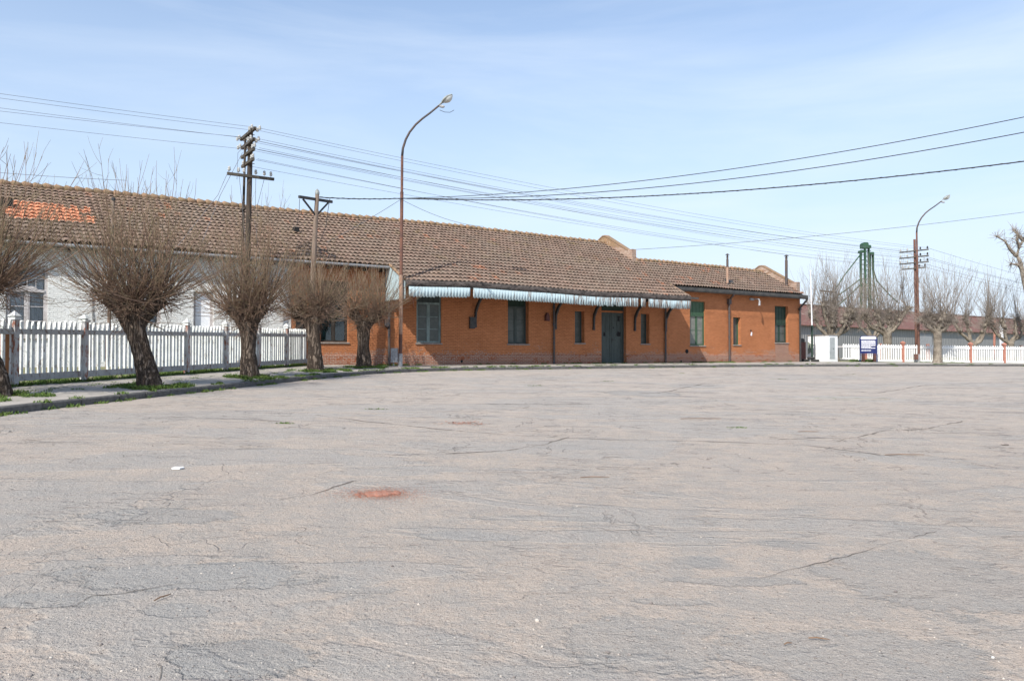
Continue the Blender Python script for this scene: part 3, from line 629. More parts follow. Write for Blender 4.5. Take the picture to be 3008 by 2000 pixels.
def valance(s0, s1):
    x = s0; w = .172; v = []; fc = []
    while x < s1 - .05:
        g = .0025; x1 = min(x + w, s1); n = 9; tw = random.uniform(-.002, .002); dz = random.uniform(-.008, .008); dr_ = random.random() < .10
        z0 = ZC - .28 + float(sag(np.array([x]), -2.09)[0]); zb = z0 - .38 + dz + (.10 * random.random() if dr_ else 0)
        top = []; bot = []
        for i in range(n):
            a = i / (n - 1); xx = x + g + (x1 - x - 2 * g) * a; top.append((xx, z0 + .02)); bot.append((xx, zb - .105 * math.sqrt(max(0, 1 - (2 * a - 1) ** 2)) + .02))
        poly = top + bot[::-1]; b0 = len(v); m2 = len(poly)
        v += [(p[0], -2.185 + tw, p[1]) for p in poly] + [(p[0], -2.162 + tw, p[1]) for p in poly]
        for i in range(n - 1):
            fc.append((b0 + i, b0 + i + 1, b0 + m2 - 2 - i, b0 + m2 - 1 - i)); fc.append((b0 + m2 + i, b0 + m2 + m2 - 1 - i, b0 + m2 + m2 - 2 - i, b0 + m2 + i + 1))
        for i in range(m2): fc.append((b0 + i, b0 + m2 + i, b0 + m2 + (i + 1) % m2, b0 + (i + 1) % m2))
        x += w
    return np_mesh('valance', v, fc, M['valance'], ST)
for a0, a1 in ((-1.45, 1.80), (1.98, 12.76), (12.98, 13.36), (13.56, 16.98)): valance(a0, a1)
# boarded end of the canopy
b = MB(); t = -.02
while t > -2.1:
    t1 = max(t - .14, -2.12); zb = 4.02 + random.uniform(-.015, .015)
    b.prism([(t - .005, RZ(t) - .05), (t1 + .005, RZ(t1) - .05), (t1 + .005, zb + .07), ((t + t1) / 2 - .03, zb), ((t + t1) / 2 + .03, zb), (t - .005, zb + .07)], -1.62, -1.59, 'x'); t = t1
b.build('canopy_end', M['valance'], ST)
b = MB()
for sv in (-1.62, 16.98):
    b = MB()
    for k, t in enumerate(np.arange(-.5 - 4 * DT, -.5, DT)): b.tube([(sv, t, RZ(t) + .03), (sv, t + DT + .03, RZ(t + DT) + .03)], [.075, .06], 7)
    b.build('verge_tiles', M['ridge'], ST)
# canopy brackets and posts
for s, d_ in ((3.41, 0), (8.58, .02), (11.32, 0), (14.5, 0), (17.12 - .05, .02)):
    b = MB(); pts = [(s, -.06, 2.94), (s, -.065, 3.35), (s, -.09, 3.68), (s, -.30, 4.05), (s, -.62, 4.36), (s, -1.05, 4.60), (s, -1.6, 4.78)]
    for i in range(6):
        wd = [.10, .12, .17, .15, .13, .12][i]; b.bar(pts[i], pts[i + 1], .09, wd, up=(0, 1, 0) if i < 3 else (0, 0, 1))
    b.box(s - .06, s + .06, -.10, -.002, 2.86, 3.02); b.build('bracket', M['iron'], ST)
for s in (8.43, 16.99):
    b = MB(); b.tube([(s, -.11, .93), (s, -.11, 3.0), (s, -.11, 4.9)], [.062, .058, .058], 10)
    for z in (1.0, 2.3, 3.1, 4.0): b.tube([(s, -.11, z), (s, -.11, z + .09)], .075, 10)
    b.build('post', M['pipe'], ST, False)
def downpipe(s, zt, mat=M['pipe'], r_=.065, hop=None, offs=True):
    b = MB(); pts = [(s, -.1, .9), (s, -.1, zt)]
    if offs: pts += [(s, -.12, zt + .12), (s, -.46, 5.34), (s, -.48, 5.45)]
    b.tube(pts, r_, 9)
    for z in (1.0, 2.6, 4.2): b.tube([(s, -.1, z), (s, -.1, z + .08)], r_ * 1.25, 9)
    if hop: b.prism([(s - .22, hop), (s - .05, hop), (s - .05, hop - .3), (s - .14, hop - .38), (s - .22, hop - .3)], -.22, -.03, 'y')
    b.build('downpipe', mat, ST)
downpipe(22.82, 4.9); downpipe(-1.45, 4.9, hop=3.15)
b = MB(); b.tube([(30.31, -.1, .95), (30.31, -.1, 4.7), (30.31, -.11, 4.78), (30.60, -.46, 5.3), (30.62, -.49, 5.5)], .07, 9); b.box(30.2, 30.42, -.17, -.02, 4.62, 4.7); b.build('downpipe', M['iron'], ST)
b = MB(); b.box(22.7, 22.94, -.2, -.03, 4.75, 5.1); b.build('rainwater_hopper', M['pipe'], ST)
# flues
def flue(s, t, z0, z1, r_, nm, steel=False):
    b = MB(); b.tube([(s, t, z0), (s + .01, t, z1 - .3)], r_, 10); o = b.build('flue', M['pipe'], ST); o['label'] = nm
    c = MB(); c.lathe((s + .01, t, z1 - .3), [(r_ * .8, 0), (r_ * .8, .16), (r_ * 1.1, .17), (r_ * 1.1, .2), (r_ * .6, .22), (r_ * .6, .28), (r_ * 1.9, .29), (r_ * .4, .38)], 12); c.build('cowl', M['pipe'], o)
flue(22.95, .15, 5.95, 8.02, .075, 'thin flue with pale cap on the lower roof'); flue(29.95, .75, 6.25, 8.5, .095, 'dark flue beside the end parapet')
b = MB(); b.tube([(22.95, .15, 6.15), (22.95, .15, 7.2)], .083, 10); b.build('flue_sleeve', M['rustpale'], ST)
b = MB(); b.prism([(.3, RZ(.3)), (.35, RZ(.3) + .2), (.75, RZ(.75) + .12), (.9, RZ(.9))], 23.3, 23.8, 'x'); b.build('roof_vent', M['gutter'], ST)
b = MB(); b.box(-17.0, -16.5, 2.6, 3.0, RZ(2.6) - .02, RZ(3.0) + .12); b.build('skylight', M['darkin'], ST)
b = MB(); b.box(-5.1, -4.85, 2.75, 3.0, RZ(2.75), RZ(3.0) + .1); b.build('missing_tile', M['darkin'], ST)
# small fittings on the wall
b = MB(); b.box(3.06, 3.36, -.12, -.002, 2.80, 3.36); b.box(3.04, 3.38, -.14, -.003, 3.361, 3.385); b.build('meter_box', M['iron'], ST)
b = MB(); b.prism([(7.87, 3.35), (8.10, 3.35), (8.10, 3.58), (8.02, 3.74), (7.95, 3.74), (7.87, 3.58)], -.16, -.002, 'y'); b.box(7.84, 8.13, -.19, -.001, 3.31, 3.349); b.build('letter_box', M['brownbox'], ST)
b = MB(); b.box(24.98, 25.36, -.09, -.002, 5.10, 5.24); b.tube([(25.3, -.05, 5.2), (25.32, -.5, 5.15), (25.28, -.58, 5.0), (25.22, -.6, 4.72)], [.03, .04, .055, .07], 8); b.build('wall_lamp', M['steelgrey'], ST)
b = MB(); b.tube([(18.94, -.03, 1.67), (18.94, .06, 1.67)], .13, 14); b.build('vent_hole', M['darkin'], ST)
b = MB()
for s, z, q in ((18.39, 1.05, .06), (2.6, 1.13, .07), (25.1, 3.05, .07)): b.prism([(s + q * math.cos(a) * (1 + .3 * math.sin(a * 3)), z + q * 1.2 * math.sin(a)) for a in np.linspace(0, 6.28, 9)[:-1]], -.05 if z < 1.4 else -.004, .03, 'y')
b.build('wall_hole', M['darkin'], ST)
b = MB(); b.prism([(25.05, 2.75), (25.2, 2.72), (25.24, 2.95), (25.12, 2.98)], -.006, .02, 'y'); b.build('plaster_scar', M['signwhite'], ST)
b = MB(); b.tube([(.1 - .5, -.35, 4.6), (-.1, -.05, 3.75)], .02, 6); b.build('slanted_bar', M['redpost'], ST)  # thin slanted salmon-red bar near the canopy end
# cable down the white wall
b = MB(); 
for o_ in (0, .05): b.tube([(-13.95 + o_, -.02, 4.2), (-13.97 + o_, -.02, 3.2), (-13.9 + o_, -.02, 2.4)], .008, 4)
b.build('wall_cable', M['cable'], ST)

# ------------------------------------------------------------------ left picket fence
FD = np.array([.1832, .9831]); FN = np.array([.9831, -.1832])   # along the fence, towards the plaza
F0 = np.array([-12.2, 19.0])
fa = math.atan2(FD[1], FD[0])
def fz(k): p = F0 + FD * k; return float(f(p[0], p[1])) + .18
BAY = 2.40 * .985
LF = empty('picket_fence', (F0[0], F0[1], 0), fa, 'old flaking white picket fence with capped posts along the left pavement', 'fence')
# own axes: x along, -y towards the plaza
def capped_post(k):
    z = fz(k); b = MB(); b.box(k - .075, k + .075, -.13, .02, z - .15, z + 1.60)
    o = b.build('post', M['postp'], LF)
    c = MB(); c.box(k - .10, k + .10, -.155, .045, z + 1.601, z + 1.66); c.box(k - .06, k + .06, -.115, .005, z + 1.661, z + 1.69)
    x0, x1, y0, y1, zz = k - .115, k + .115, -.17, .06, z + 1.691
    c.add([(x0, y0, zz), (x1, y0, zz), (x1, y1, zz), (x0, y1, zz), (k, -.055, zz + .14)], [(0, 3, 2, 1), (0, 1, 4), (1, 2, 4), (2, 3, 4), (3, 0, 4)])
    c.build('post_cap', M['picket'], o)
nb = 8
for j in range(-2, nb):
    k0 = j * BAY; k1 = min(k0 + BAY, 16.35)
    if k0 >= k1: break
    capped_post(k0)
    zA, zB = fz(k0), fz(k1); zz = lambda k: zA + (zB - zA) * (k - k0) / (k1 - k0)
    b = MB()
    a_, c_ = k0 + .076, k1 - .076
    def rail(h0, h1, y0, y1): b.add([(a_, y0, zz(a_) + h0), (c_, y0, zz(c_) + h0), (c_, y1, zz(c_) + h0), (a_, y1, zz(a_) + h0), (a_, y0, zz(a_) + h1), (c_, y0, zz(c_) + h1), (c_, y1, zz(c_) + h1), (a_, y1, zz(a_) + h1)], [(0, 3, 2, 1), (4, 5, 6, 7), (0, 1, 5, 4), (1, 2, 6, 5), (2, 3, 7, 6), (3, 0, 4, 7)])
    rail(1.25, 1.38, -.10, -.035); rail(.10, .27, -.10, -.03)
    b.build('rail', M['rail'], LF)
    b = MB(); n = 13; w = .062; sp_ = (k1 - k0) / n
    for i in range(n):
        k = k0 + sp_ * (i + .5) + random.uniform(-.012, .012)
        if abs(k - k0) < .1: continue
        z = zz(k); tl = random.uniform(-.012, .012); h = 1.60 + random.uniform(-.025, .015); dd = random.uniform(-.006, .006)
        zb = z + (.14 if not (j == 1 and i == 4) else .5)
        o_ = [(k - w / 2, zb), (k + w / 2, zb), (k + w / 2 + tl, z + h - .10), (k + w * .32 + tl, z + h - .03), (k + tl, z + h), (k - w * .32 + tl, z + h - .03), (k - w / 2 + tl, z + h - .10)]
        b.prism(o_, -.033 + dd, .032 + dd, 'y')
    b.build('pickets', M['picket'], LF)
b = MB(); b.box(-.30, -.12, -.02, .06, fz(0) + .1, fz(0) + 1.25); b.build('loose_board', plain('brown bare board', (.36, .17, .07), (.26, .11, .05), 4, .8), LF)

# ------------------------------------------------------------------ right picket fences
def rfence(name, p0, p1, label, posts, bottom, h=1.30, setb=0, drop=False):
    p0 = np.array(p0, float); p1 = np.array(p1, float); d_ = p1 - p0; Ln = float(np.linalg.norm(d_)); a_ = math.atan2(d_[1], d_[0]); d_ /= Ln
    root = empty(name, (p0[0], p0[1], 0), a_, label, 'fence', 'white picket fences with salmon red posts')
    zf = lambda k: float(f(*(p0 + d_ * k))) + .125
    for k, big in posts:
        z = zf(k); b = MB()
        if big:
            b.box(k - .08, k + .08, -.1, .06, z - .1, z + 1.28); x0, x1 = k - .145, k + .145
            b.add([(k - .08, -.1, z + 1.281), (k + .08, -.1, z + 1.281), (k + .08, .06, z + 1.281), (k - .08, .06, z + 1.281), (x0, -.165, z + 1.46), (x1, -.165, z + 1.46), (x1, .125, z + 1.46), (x0, .125, z + 1.46), (k, -.02, z + 1.60)], [(0, 3, 2, 1), (0, 1, 5, 4), (1, 2, 6, 5), (2, 3, 7, 6), (3, 0, 4, 7), (4, 5, 8), (5, 6, 8), (6, 7, 8), (7, 4, 8)])
        else:
            b.prism([(k - .085, z - .1), (k + .085, z - .1), (k + .085, z + 1.44), (k + .04, z + 1.52), (k - .04, z + 1.52), (k - .085, z + 1.44)], -.1, .06, 'y')
        b.build('post', M['redpost'], root)
    ks = [k for k, _ in posts]; segs = []; e = [0.] + ks + [Ln]
    for i in range(len(e) - 1):
        a0 = e[i] + (.09 if e[i] in ks else 0); a1 = e[i + 1] - (.09 if e[i + 1] in ks else 0)
        if a1 - a0 > .15: segs.append((a0, a1))
    for a0, a1 in segs:
        b = MB(); zr = (zf(a0), zf(a1))
        def sl(h0, h1, y0, y1): b.add([(a0, y0, zr[0] + h0), (a1, y0, zr[1] + h0), (a1, y1, zr[1] + h0), (a0, y1, zr[0] + h0), (a0, y0, zr[0] + h1), (a1, y0, zr[1] + h1), (a1, y1, zr[1] + h1), (a0, y1, zr[0] + h1)], [(0, 3, 2, 1), (4, 5, 6, 7), (0, 1, 5, 4), (1, 2, 6, 5), (2, 3, 7, 6), (3, 0, 4, 7)])
        sl(h - .27, h - .12, -.075, -.04)
        if bottom: sl(.02, .16, -.075, -.04)
        else: sl(.20, .28, .0, .03)
        b.build('rail', M['rpicket'], root)
        b = MB(); n = max(1, int(round((a1 - a0) / .195))); sp_ = (a1 - a0) / n
        for i in range(n):
            k = a0 + sp_ * (i + .5) + random.uniform(-.01, .01); z = zf(k); w = .112; hh = h + random.uniform(-.02, .02)
            zb = z + (.04 if bottom else random.uniform(.12, .22))
            o_ = [(k - w / 2, zb), (k + w / 2, zb), (k + w / 2, z + hh - .09), (k + w * .36, z + hh - .03), (k + w * .12, z + hh), (k - w * .12, z + hh), (k - w * .36, z + hh - .03), (k - w / 2, z + hh - .09)]
            b.prism(o_, -.037, -.012, 'y')
        b.build('pickets', M['rpicket'], root)
    return root
rfence('picket_fence', (24.6, 57.95), (26.35, 58.25), 'short white picket fence panel between the whitewashed hut and the sign', [(1.70, False)], False, 1.32)
rfence('picket_fence', (26.2, 60.2), (28.7, 60.6), 'white picket gate set back behind the blue sign, grass before it', [(.9, False), (1.25, False)], False, 1.22)
rfence('picket_fence', (27.15, 58.4), (57.1, 63.6), 'long white picket fence with salmon posts running to the right edge', [(.05, False), (2.42, True), (5.30, True), (8.2, True), (11.15, True), (14.1, True), (17, True), (20, True), (23, True), (26, True)], True, 1.32)
bf = empty('rail_fence', (24.0, 63.2, 0), math.atan2(5.8, 32), 'low red posted rail fence glimpsed behind the white right fence', 'fence')
for k in (2.0, 6.6, 11, 15.5, 20, 25, 30):
    zz = float(f(24 + k * .984, 63.2 + k * .178)) + .1; b = MB(); b.box(k - .09, k + .09, -.08, .08, zz - .2, zz + 1.42); b.build('post', M['redpost'], bf)
b = MB(); b.bar((0, -.1, float(f(24, 63.2)) + 1.2), (32, -.1, float(f(55.5, 69)) + 1.2), .03, .12); b.build('rail', M['greywood'], bf)

# ------------------------------------------------------------------ trees
def tubes(P, Rr, k=3):            # P [N,n,3], Rr [N,n]
    N, n, _ = P.shape; D = np.gradient(P, axis=1); D /= np.linalg.norm(D, axis=2, keepdims=True) + 1e-9
    ref = np.zeros_like(D); ref[..., 2] = 1; m_ = np.abs(D[..., 2]) > .9; ref[m_] = (1, 0, 0)
    X = np.cross(D, ref); X /= np.linalg.norm(X, axis=2, keepdims=True) + 1e-9; Yv = np.cross(D, X)
    a = 2 * np.pi * np.arange(k) / k
    Vv = P[:, :, None, :] + Rr[:, :, None, None] * (X[:, :, None, :] * np.cos(a)[None, None, :, None] + Yv[:, :, None, :] * np.sin(a)[None, None, :, None])
    ix = np.arange(N * n * k).reshape(N, n, k); r_ = np.roll(ix, -1, axis=2)
    F_ = np.stack([ix[:, :-1], r_[:, :-1], r_[:, 1:], ix[:, 1:]], -1).reshape(-1, 4)
    return Vv.reshape(-1, 3), F_
def shoots(origin, dirs, length, n, bend, r0, r1, wig=.03):
    N = len(origin); step = length[:, None] / (n - 1); P = np.zeros((N, n, 3)); P[:, 0] = origin; d_ = dirs.copy(); w = rng.normal(0, wig * .55, (N, 3))
    for i in range(1, n):
        P[:, i] = P[:, i - 1] + d_ * step; d_ = d_ + bend[:, None] * np.array([0, 0, 1.]) / n + w + rng.normal(0, wig, (N, 3)); d_ /= np.linalg.norm(d_, axis=1)[:, None]
    tt = np.linspace(0, 1, n)[None]; return P, r0[:, None] * (1 - tt) + r1 * tt
def limb_tube(mb, pts, rr, k=14, rough=.10):
    P = [Vector(p) for p in pts]; n0 = len(P); fine = []; fr = []
    for i in range(n0 - 1):
        for q in range(5): t = q / 5; fine.append(P[i].lerp(P[i + 1], t)); fr.append(rr[i] * (1 - t) + rr[i + 1] * t)
    fine.append(P[-1]); fr.append(rr[-1]); vs = []; ph = random.uniform(0, 6)
    for i, p in enumerate(fine):
        d_ = (fine[min(i + 1, len(fine) - 1)] - fine[max(i - 1, 0)]).normalized(); x = d_.cross(Vector((0, 1, .01))).normalized(); y = d_.cross(x).normalized()
        for j in range(k):
            a = 2 * math.pi * j / k; q = fr[i] * (1 + rough * math.sin(3 * a + i * .25 + ph) * .8 + rough * .7 * math.sin(7 * a - i * .4 + ph) + random.uniform(-rough, rough) * .5); vs.append(p + x * q * math.cos(a) + y * q * math.sin(a))
    mb.add(vs, [(i * k + j, i * k + (j + 1) % k, (i + 1) * k + (j + 1) % k, (i + 1) * k + j) for i in range(len(fine) - 1) for j in range(k)] + [tuple(range(k)), tuple(range((len(fine) - 1) * k, len(fine) * k))[::-1]])
def willow(name, base, lean, hz, r0, half, top, label, nshoot, fork=(), droop=.28, seed=1, group='pollarded trees along the left pavement'):
    """base point, lean (dx,dy of head), hz head height above base, half width of crown, top height above head"""
    global rng; rng = np.random.default_rng(seed); random.seed(seed)
    root = empty(name, base, 0, label, 'tree', group)
    b = MB(); hx, hy = lean
    limb_tube(b, [(0, 0, -.12), (hx * .03, 0, .06), (hx * .1, 0, .3), (hx * .4, hy * .4, hz * .45), (hx * .75, hy * .75, hz * .78), (hx, hy, hz)], [r0 * 1.35, r0 * 1.15, r0, r0 * .82, r0 * .86, r0 * 1.15])
    heads = [(np.array([hx, hy, hz]), 1.)]
    for fx, fy, fz_, fr_ in fork:
        limb_tube(b, [(hx * .9, hy * .9, hz * .9), (hx + fx * .55, hy + fy * .5, hz + fz_ * .35), (hx + fx, hy + fy, hz + fz_)], [r0 * .85, r0 * .66, r0 * .82]); heads.append((np.array([hx + fx, hy + fy, hz + fz_]), 1.6))
    b.build('trunk', M['bark'], root, True)
    w = np.array([h[1] for h in heads]); w /= w.sum(); who = rng.choice(len(heads), nshoot, p=w); H = np.array([h[0] for h in heads])[who]
    az = rng.uniform(0, 2 * np.pi, nshoot); el = np.arcsin(np.clip(rng.normal(.60, .34, nshoot), -.45, .985)); el = np.where(rng.random(nshoot) < .09, -rng.uniform(.1, .5, nshoot), el)
    D = np.stack([np.cos(el) * np.cos(az), np.cos(el) * np.sin(az), np.sin(el)], 1)
    O = H + D * rng.uniform(.0, .17, (nshoot, 1)) * np.array([1.3, 1.3, 1.5]) + rng.normal(0, .07, (nshoot, 3)) * np.array([1, 1, 1.6])
    up = np.clip(np.sin(el), 0, 1); Ln = (half * (.55 + .55 * rng.random(nshoot)) * (1 - up) + top * (.45 + .60 * rng.random(nshoot)) * up) * 1.05
    Ln = np.where(el < 0, half * rng.uniform(.3, .65, nshoot), Ln)
    bend = rng.uniform(.45, 1.15, nshoot); bend = np.where(el < 0, rng.uniform(-.1, .8, nshoot), bend)
    n = 9; r_ = rng.uniform(.007, .0165, nshoot) * (Ln / Ln.mean()) ** .5; P, Q = shoots(O, D, Ln, n, bend, r_, .0035, .05)
    V1, F1 = tubes(P, Q)
    # side twigs
    T = 5; src = np.repeat(np.arange(nshoot), T); pos = rng.uniform(.18, .97, len(src)); i0 = np.clip((pos * (n - 1)).astype(int), 0, n - 2); fr_ = pos * (n - 1) - i0
    A = P[src, i0]; B = P[src, i0 + 1]; O2 = A + (B - A) * fr_[:, None]; D2 = (B - A); D2 /= np.linalg.norm(D2, axis=1)[:, None]; D2 = D2 + rng.normal(0, .42, D2.shape) + np.array([0, 0, .15]); D2 /= np.linalg.norm(D2, axis=1)[:, None]
    L2 = Ln[src] * rng.uniform(.12, .36, len(src)) * (1.1 - pos * .6); P2, Q2 = shoots(O2, D2, L2, 5, rng.uniform(.1, .8, len(src)), np.full(len(src), .0050), .0024, .05)
    V2, F2 = tubes(P2, Q2)
    # crumpled short growth round the heads
    K = nshoot * 2; hw = rng.integers(0, len(heads), K); dd = rng.normal(0, 1, (K, 3)); dd /= np.linalg.norm(dd, axis=1)[:, None]; Hc = np.array([h[0] for h in heads])[hw]
    P3, Q3 = shoots(Hc + dd * rng.uniform(.05, .32, (K, 1)) * np.array([1.2, 1.2, 1]), dd + rng.normal(0, .5, (K, 3)), rng.uniform(.2, .62, K), 5, rng.uniform(-.6, .8, K), np.full(K, .0075), .003, .16)
    V3, F3 = tubes(P3, Q3)
    F = np.concatenate([F1, F2 + len(V1), F3 + len(V1) + len(V2)]); mi = np.concatenate([np.zeros(len(F1), int), np.ones(len(F2), int), np.zeros(len(F3), int)])
    np_mesh('crown', np.concatenate([V1, V2, V3]), F, [M['twig'], M['twigtip']], root, mi=mi)
    return root
def gb(x, y, h=.15): return (x, y, float(f(x, y)) + h)
willow('pollard_tree', gb(-9.24, 19.85, .13), (-.50, .1), 1.80, .27, 2.25, 3.35, 'large pollarded tree with forked head, second from the left edge', 430, ((-.58, 0, .48, 1), (.70, .15, .50, 1), (.12, -.2, .35, .5)), seed=3)
willow('pollard_tree', gb(-8.35, 24.81, .13), (-.12, .1), 1.75, .27, 1.75, 3.3, 'pollarded tree with broad dense brown crown in front of the telegraph pole', 400, ((-.52, .1, .45, 1), (.50, 0, .55, 1), (0, .1, .6, .6)), seed=5)
willow('pollard_tree', gb(-7.64, 30.2, .13), (-.12, .1), 2.05, .30, 1.7, 2.8, 'pollarded tree with split trunk at the end of the picket fence', 340, ((-.72, .1, .20, 1), (.30, 0, .45, 1)), seed=8)
willow('pollard_tree', gb(-6.45, 33.8, .13), (.02, 0), 2.0, .30, 2.1, 2.5, 'short upright pollarded tree nearest the rusty street lamp', 320, ((-.5, 0, .4, 1), (.62, 0, .35, 1)), seed=12)
willow('pollard_tree', gb(-10.72, 16.2, .13), (-.62, .1), 2.0, .26, 2.3, 3.0, 'pollarded tree cut by the left edge of the photo', 440, ((-.4, 0, .4, 1), (.5, 0, .35, 1)), seed=21)

def plane_tree(name, base, hz, r0, limbs, sh, label, nsh=24, seed=1, tk=5):
    global rng; rng = np.random.default_rng(seed); random.seed(seed)
    root = empty(name, base, 0, label, 'tree', 'pale bare trees around the right fence')
    b = MB(); limb_tube(b, [(0, 0, -.1), (0, 0, .25), (.02, 0, hz * .5), (0, 0, hz)], [r0 * 1.35, r0 * 1.05, r0 * .9, r0 * .95], 10, .08)
    ends = []
    for dx, dy, dz, rr in limbs:
        j = lambda: random.uniform(-.13, .13)
        limb_tube(b, [(0, 0, hz * .93), (dx * .3 + j(), dy * .3, hz + dz * .12 + j()), (dx * .62 + j(), dy * .6, hz + dz * .38 + j()), (dx * .8 + j(), dy * .9, hz + dz * .68), (dx, dy, hz + dz)], [r0 * .6, rr * .95, rr * .8, rr * .72, rr * 1.2], 8, .25)
        for q in (.55, .8, 1., 1.):
            kx, kz, kr = dx * q + j(), hz + dz * (q ** 1.3) + j(), rr * random.uniform(.9, 1.5); b.lathe((kx, dy * q + j(), kz), [(kr * .3, -kr), (kr * .9, -kr * .5), (kr, 0), (kr * .7, kr * .6), (kr * .2, kr)], 7)
        for q, e in ((.6, 1.), (1., 2.2), (.85, 1.2)): ends.append((np.array([dx * q, dy * q, hz + dz * (q if q < 1 else 1)]), e))
    b.build('trunk', M['planebark'], root, True)
    w = np.array([e[1] for e in ends]); w /= w.sum(); N = nsh * len(limbs); who = rng.choice(len(ends), N, p=w); O = np.array([e[0] for e in ends])[who] + rng.normal(0, .09, (N, 3))
    az = rng.uniform(0, 6.28, N); el = np.arcsin(np.clip(rng.normal(.92, .09, N), -.4, .995)); side = rng.random(N) < .14; el = np.where(side, rng.uniform(-.4, .4, N), el)
    D = np.stack([np.cos(el) * np.cos(az), np.cos(el) * np.sin(az), np.sin(el)], 1); Ln = sh * rng.uniform(.5, 1.15, N); Ln = np.where(side, sh * rng.uniform(.3, .55, N), Ln)
    P, Q = shoots(O, D, Ln, 8, rng.uniform(.35, 1.0, N), rng.uniform(.012, .024, N), .005, .03); V1, F1 = tubes(P, Q)
    T = tk; src = np.repeat(np.arange(N), T); i0 = rng.integers(0, 6, len(src)); O2 = P[src, i0]; D2 = P[src, i0 + 1] - O2; D2 /= np.linalg.norm(D2, axis=1)[:, None] + 1e-9; D2 += rng.normal(0, .45, D2.shape) + [0, 0, .1]; D2 /= np.linalg.norm(D2, axis=1)[:, None]
    P2, Q2 = shoots(O2, D2, Ln[src] * rng.uniform(.12, .34, len(src)), 5, rng.uniform(.4, 1.2, len(src)), np.full(len(src), .0085), .005, .06); V2, F2 = tubes(P2, Q2)
    K = N * 6; wk = rng.choice(len(ends), K, p=w); dd = rng.normal(0, 1, (K, 3)); dd /= np.linalg.norm(dd, axis=1)[:, None]
    P3, Q3 = shoots(np.array([e[0] for e in ends])[wk] + dd * .15, dd, rng.uniform(.25, .95, K), 5, rng.uniform(-.9, .7, K), np.full(K, .014), .007, .2); V3, F3 = tubes(P3, Q3)
    np_mesh('crown', np.concatenate([V1, V2, V3]), np.concatenate([F1, F2 + len(V1), F3 + len(V1) + len(V2)]), M['planetwig'], root)
    return root
plane_tree('bare_tree', gb(26.4, 64.0), 1.9, .42, [(-1.7, .3, 1.9, .16), (-.9, -.4, 2.6, .17), (.4, .5, 2.8, .17), (1.4, -.2, 2.2, .16), (2.0, .4, 1.6, .14), (-.2, -.3, 1.7, .15)], 4.3, 'bushy bare tree behind the whitewashed hut', 34, 31)
plane_tree('bare_tree', gb(30.7, 63.6), 2.3, .36, [(-1.9, .2, 1.3, .15), (-.9, -.2, 1.5, .16), (.3, .2, 1.6, .17), (1.0, .3, 1.4, .15), (1.7, 0, 1.9, .14)], 4.9, 'pale mottled bare tree between the blue sign and the telegraph pole', 28, 32)
plane_tree('bare_tree', gb(31.55, 57.7, .13), 2.3, .30, [(-1.05, 0, .9, .15), (-.35, .2, 1.1, .16), (.35, -.1, 1.2, .16), (1.0, .1, .9, .15)], 4.6, 'bare tree with thick grey trunk in front of the right picket fence', 30, 33)
plane_tree('bare_tree', gb(39.2, 66.0), 1.5, .24, [(-1.9, .1, 2.3, .15), (-.6, .2, 2.2, .15), (1.2, 0, 2.0, .15), (1.6, .3, 2.9, .13)], 4.2, 'bare tree forking low behind the fence, right of the thick trunk', 24, 34)
plane_tree('bare_tree', gb(42.3, 66.0), 1.6, .26, [(-1.6, .1, 1.5, .13), (-.6, .2, 1.8, .15), (.6, 0, 2.0, .15), (1.4, .3, 1.4, .13)], 4.0, 'bare tree with golden tinged twigs close to the right edge', 24, 35)
plane_tree('bare_tree', gb(35.3, 76.0), 1.9, .26, [(-1.6, .1, 2.0, .13), (-.6, .2, 2.3, .15), (.6, 0, 2.5, .15), (1.4, .3, 2.0, .13)], 4.2, 'thin bare tree farthest back, near the shed wall', 16, 36)
# tall crooked tree at the right edge
def crooked():
    global rng; rng = np.random.default_rng(50); random.seed(50)
    bx, by = 41.7, 62.6; root = empty('crooked_tree', gb(bx, by), 0, 'tall crooked bare tree with curled limbs at the right edge', 'tree'); root.scale = (.93, .93, .93)
    b = MB(); main = [(0, 0, -.1), (.1, 0, 2.5), (0, .1, 4.8), (-.35, 0, 6.4), (-.55, 0, 7.6), (-.75, 0, 8.6)]
    limb_tube(b, main, [.34, .27, .23, .20, .18, .16], 9, .12)
    br = [[(-.75, 0, 8.6), (-1.0, .1, 9.3), (-.75, .1, 10.1), (-.3, .2, 10.7), (.2, 0, 11.3)], [(-1.0, .1, 9.2), (-1.5, .2, 9.8), (-2.0, .1, 10.5), (-2.6, .2, 10.9)], [(-.6, 0, 8.0), (-1.1, -.1, 8.45), (-1.6, 0, 8.55)], [(-.8, 0, 9.9), (-1.05, 0, 10.6), (-1.0, 0, 11.2)], [(.0, .1, 5.0), (.8, 0, 6.4), (1.2, 0, 8.4), (1.1, 0, 10.2)], [(-.4, .2, 10.6), (-.9, .1, 11.1), (-1.3, 0, 11.4)]]
    ends = []
    for q in br:
        limb_tube(b, q, list(np.linspace(.15, .05, len(q))), 7, .14); ends += q[1:]
    b.build('trunk', M['planebark'], root, True)
    N = 260; O = np.array(ends)[rng.integers(0, len(ends), N)]; D = rng.normal(0, 1, (N, 3)) + [0, 0, .3]; D /= np.linalg.norm(D, axis=1)[:, None]
    P, Q = shoots(O, D, rng.uniform(.3, 1.1, N), 6, rng.uniform(-.2, .6, N), np.full(N, .028), .010, .10); V1, F1 = tubes(P, Q); np_mesh('crown', V1, F1, M['planetwig'], root)
crooked()

